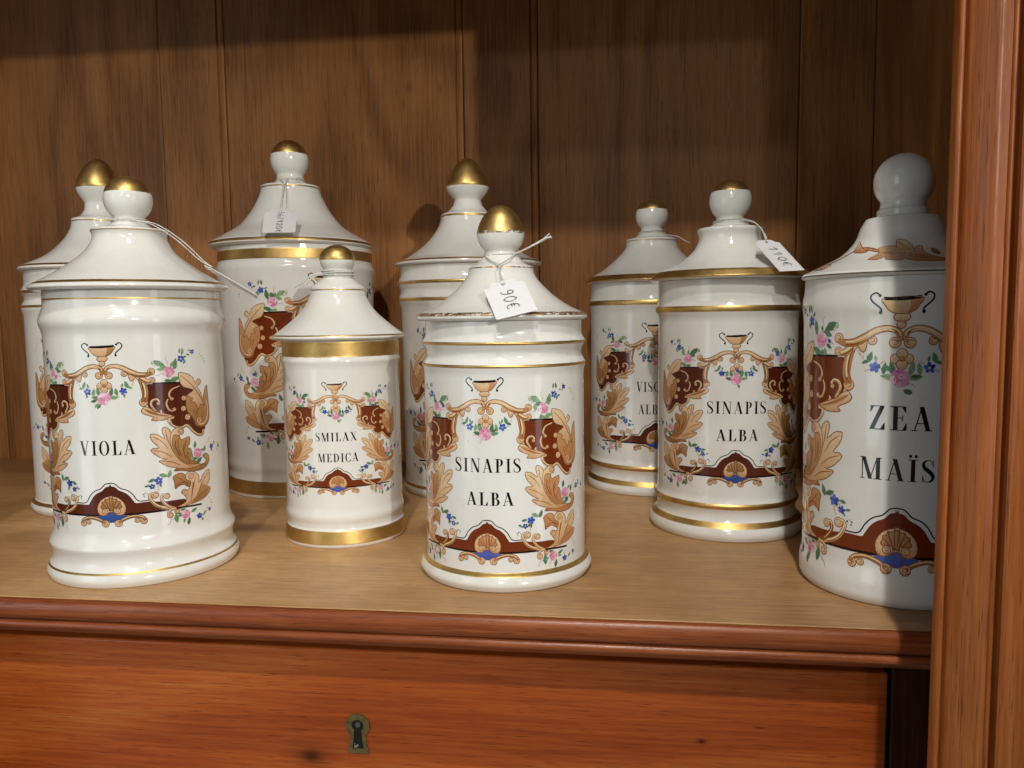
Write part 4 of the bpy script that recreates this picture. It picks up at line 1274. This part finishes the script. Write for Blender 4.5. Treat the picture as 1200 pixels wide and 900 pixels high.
for turn in (0, 120, 240):
    def Q(l):
        return [Vector((R(a + 17.5 + turn) * 35.0, z)) for a, z in l]
    zs = spline(Q([(-88, 195.4), (-80, 199), (-73.5, 204.6), (-58.5, 206.0), (-42.5, 204.2), (-29.2, 202.0), (-15, 200.6), (-2.9, 198.8), (8.9, 197.6), (20, 198)]), 5)
    zp.ribbon(zs, [1.9] * len(zs), PAL_ORANGE['out'][0])
    zp.ribbon(zs, [1.2] * len(zs), lo, hi)
    for shp in ([(-43.4, 198.8), (-38.6, 202.4), (-41.7, 205.6), (-26.9, 206.5), (-24.2, 205.2), (-25.6, 208.7), (-23.4, 210.3), (-14.9, 209.2), (-9.5, 205.6), (-8.9, 203.9), (-6, 205.5), (-0.6, 205.8), (-1.7, 202.8), (2.6, 199.5), (9.5, 198.2), (7.3, 196.4), (-10.5, 196.6), (-17.8, 198.4), (-19.4, 197.3), (-29.3, 198.1), (-31.4, 200.1), (-35.5, 198.4)],
                [(-73.5, 205.9), (-76.2, 208.6), (-76.8, 211), (-61.8, 206.5), (-51.3, 203.8), (-64.7, 203.7)], [(-86, 194.6), (-73.3, 194.2), (-73.9, 197), (-88, 197.2)]):
        p = spline(Q(shp), 3, True)
        zp.put(p, lo, PAL_ORANGE['tan'][1])
        zp.ribbon(p, [.5] * len(p), PAL_ORANGE['out'][0], None, True)
    for l in ([(-38, 201), (-20, 202), (0, 199)], [(-24, 209), (-15, 205), (-8, 202)]):
        q = spline(Q(l), 4)
        zp.ribbon(q, [.35] * len(q), PAL_ORANGE['out'][0])
    for r_, c_ in ((2.1, PAL_ORANGE['out'][0]), (1.6, lo), (.8, PAL_ORANGE['out'][0]), (.45, lo)):
        zp.disc(Q([(8.6, 202.4)])[0], r_, c_)
zp.build('painted_garland', zl, 'brown acanthus garland painted round the lid')


# ------------------------------------------------------------------ price tags and string
def loop(cx, cy, z, r, tilt=0.0, phase=0.0, n=20, a0=0, a1=360):
    return [(cx + r * math.sin(R(a0 + (a1 - a0) * i / n)), cy - r * math.cos(R(a0 + (a1 - a0) * i / n)), z + tilt * math.sin(R(a0 + (a1 - a0) * i / n) + phase)) for i in range(n + 1)]


sx0, sy0 = -0.0716, 0.5081
hole = (-0.0663, 0.4748, 0.1922)
price_tag('white price tag marked 90€ hanging on the front SINAPIS ALBA lid', (-0.0602, 0.4606, 0.1802), (0.0240, 0.0075, 0.0052), (-0.0105, 0.0252, 0.0211), 0.0252, 0.0345, '90€', 0.0078,
          [loop(sx0, sy0, 0.2085, 0.0113, 0.0006, 0.5, 20, -20, 330),
           [(sx0 - 0.0095, sy0 - 0.0070, 0.2083), (sx0 - 0.0050, sy0 - 0.0165, 0.2050), (sx0 + 0.0022, sy0 - 0.0238, 0.2008)],
           [(sx0 + 0.0100, sy0 - 0.0065, 0.2086), (sx0 + 0.0075, sy0 - 0.0165, 0.2052), (sx0 + 0.0022, sy0 - 0.0238, 0.2008)],
           [(sx0 + 0.0022, sy0 - 0.0236, 0.2012), (sx0 + 0.0034, sy0 - 0.0290, 0.1968), hole, (hole[0] + .0006, hole[1] - .001, hole[2] - .0012)],
           [(sx0 + 0.0014, sy0 - 0.0238, 0.2008), (sx0 + 0.0026, sy0 - 0.0244, 0.2014), (sx0 + 0.0032, sy0 - 0.0238, 0.2004)],
           [(sx0 + 0.0095, sy0 - 0.0066, 0.2088), (sx0 + 0.0190, sy0 - 0.0085, 0.2125), (sx0 + 0.0290, sy0 - 0.0098, 0.2170), (sx0 + 0.0338, sy0 - 0.0100, 0.2196)],
           [(sx0 + 0.0100, sy0 - 0.0060, 0.2090), (sx0 + 0.0200, sy0 - 0.0082, 0.2132), (sx0 + 0.0290, sy0 - 0.0092, 0.2180), (sx0 + 0.0330, sy0 - 0.0094, 0.2212)],
           [(sx0 + 0.0270, sy0 - 0.0096, 0.2164), (sx0 + 0.0310, sy0 - 0.0108, 0.2182), (sx0 + 0.0346, sy0 - 0.0112, 0.2186)]], 0.0005)
cx, cy = 0.0934, 0.6300
hole = (0.1140, 0.5962, 0.2236)
price_tag('white price tag marked 110€ hanging on the right SINAPIS ALBA lid', (0.1205, 0.5822, 0.2110), (0.0188, 0.0098, 0.0007), (-0.0098, 0.0285, 0.0243), 0.0212, 0.0385, '110€', 0.0072,
          [loop(cx, cy, 0.2415, 0.0125, 0.0005), loop(cx, cy, 0.2398, 0.0132, -0.0006, 1.0),
           [(cx + 0.006, cy - 0.0118, 0.2412), (cx + 0.0140, cy - 0.0180, 0.2385), (cx + 0.0190, cy - 0.0270, 0.2315), hole, (hole[0] + .0005, hole[1] - .001, hole[2] - .0012)],
           [(cx + 0.009, cy - 0.0100, 0.2408), (cx + 0.0165, cy - 0.0165, 0.2372), (cx + 0.0200, cy - 0.0250, 0.2305), (hole[0] + .0006, hole[1] + .0004, hole[2] + .001), (hole[0] + .001, hole[1] + .001, hole[2] - .001)]], 0.00042)
tx, ty = -0.3180, 0.7515
hole = (-0.3008, 0.6892, 0.2716)
price_tag('white price tag marked 36/120€ hanging on the largest jar\'s lid', (-0.2974, 0.6768, 0.2585), (0.0263, 0.0071, 0.0001), (-0.0081, 0.0210, 0.0217), 0.0290, 0.0350, '36/120€', 0.0052,
          [loop(tx, ty, 0.3062, 0.0148, 0.0006),
           [(tx + 0.004, ty - 0.0146, 0.3062), (tx + 0.008, ty - 0.0300, 0.3000), (tx + 0.0120, ty - 0.0440, 0.2880), hole],
           [(tx - 0.004, ty - 0.0146, 0.3060), (tx + 0.006, ty - 0.0310, 0.2995), (tx + 0.0118, ty - 0.0445, 0.2870), hole],
           [(tx + 0.011, ty - 0.0110, 0.3064), (tx + 0.0160, ty - 0.0170, 0.3068), (tx + 0.019, ty - 0.0180, 0.3060)]], 0.0004)
vx, vy = -0.3253, 0.4950
price_tag('price tag seen edge-on, hanging off the right of the VIOLA lid', (-0.2440, 0.4770, 0.1935), (-0.0100, 0.0200, -0.0022), (-0.0300, -0.0130, 0.0206), 0.0220, 0.0370, '', 0.006,
          [loop(vx, vy, 0.2365, 0.0115, 0.0005),
           [(vx + 0.0070, vy - 0.0095, 0.2360), (vx + 0.0250, vy - 0.0140, 0.2318), (vx + 0.0440, vy - 0.0180, 0.2212), (vx + 0.0590, vy - 0.0190, 0.2085), (-0.2583, 0.4775, 0.2032)],
           [(vx + 0.0090, vy - 0.0080, 0.2358), (vx + 0.0270, vy - 0.0120, 0.2322), (vx + 0.0470, vy - 0.0160, 0.2205), (vx + 0.0620, vy - 0.0170, 0.2070), (-0.2580, 0.4790, 0.2030)]], 0.00036)
# string without a visible card
mx, my = -0.2088, 0.5771
ts = thing('tag_string', (mx, my, 0.2), 'doubled white string tied round the SMILAX MEDICA knob, ends to the left', 'string', 'loose strings on the jar lids')
for k, pth in enumerate((loop(mx, my, 0.2035, 0.0122, 0.0006), loop(mx, my, 0.2022, 0.0128, -0.0005, 1.0), loop(mx, my, 0.2045, 0.0120, 0.0005, 2.0),
            [(mx - 0.0085, my - 0.0090, 0.2035), (mx - 0.0150, my - 0.0135, 0.2018), (mx - 0.0220, my - 0.0150, 0.1965), (mx - 0.0285, my - 0.0155, 0.1925)],
            [(mx - 0.0085, my - 0.0090, 0.2028), (mx - 0.0140, my - 0.0150, 0.1998), (mx - 0.0200, my - 0.0160, 0.1945), (mx - 0.0262, my - 0.0160, 0.1905)],
            [(mx - 0.0080, my - 0.0095, 0.2022), (mx - 0.0130, my - 0.0140, 0.2020), (mx - 0.0190, my - 0.0160, 0.1985), (mx - 0.0230, my - 0.0165, 0.1935)])):
    strand('strand', [(p[0] - mx, p[1] - my, p[2] - 0.2) for p in pth], 0.00055, ts, 6)
bx, by = 0.0403, 0.7758
ts = thing('tag_string', (bx, by, 0.248), 'thin white string round the knob of the half-hidden jar lettered VIS', 'string', 'loose strings on the jar lids')
for pth in (loop(bx, by, 0.2498, 0.0122, 0.0008), loop(bx, by, 0.2486, 0.0128, -0.0008, 1.2), loop(bx, by, 0.2440, 0.0185, -0.001, 2.0),
            [(bx + 0.0120, by - 0.0120, 0.2455), (bx + 0.0230, by - 0.0150, 0.2435), (bx + 0.0300, by - 0.0150, 0.2395), (bx + 0.0355, by - 0.0150, 0.2372)]):
    strand('strand', [(p[0] - bx, p[1] - by, p[2] - 0.248) for p in pth], 0.0005, ts, 6)
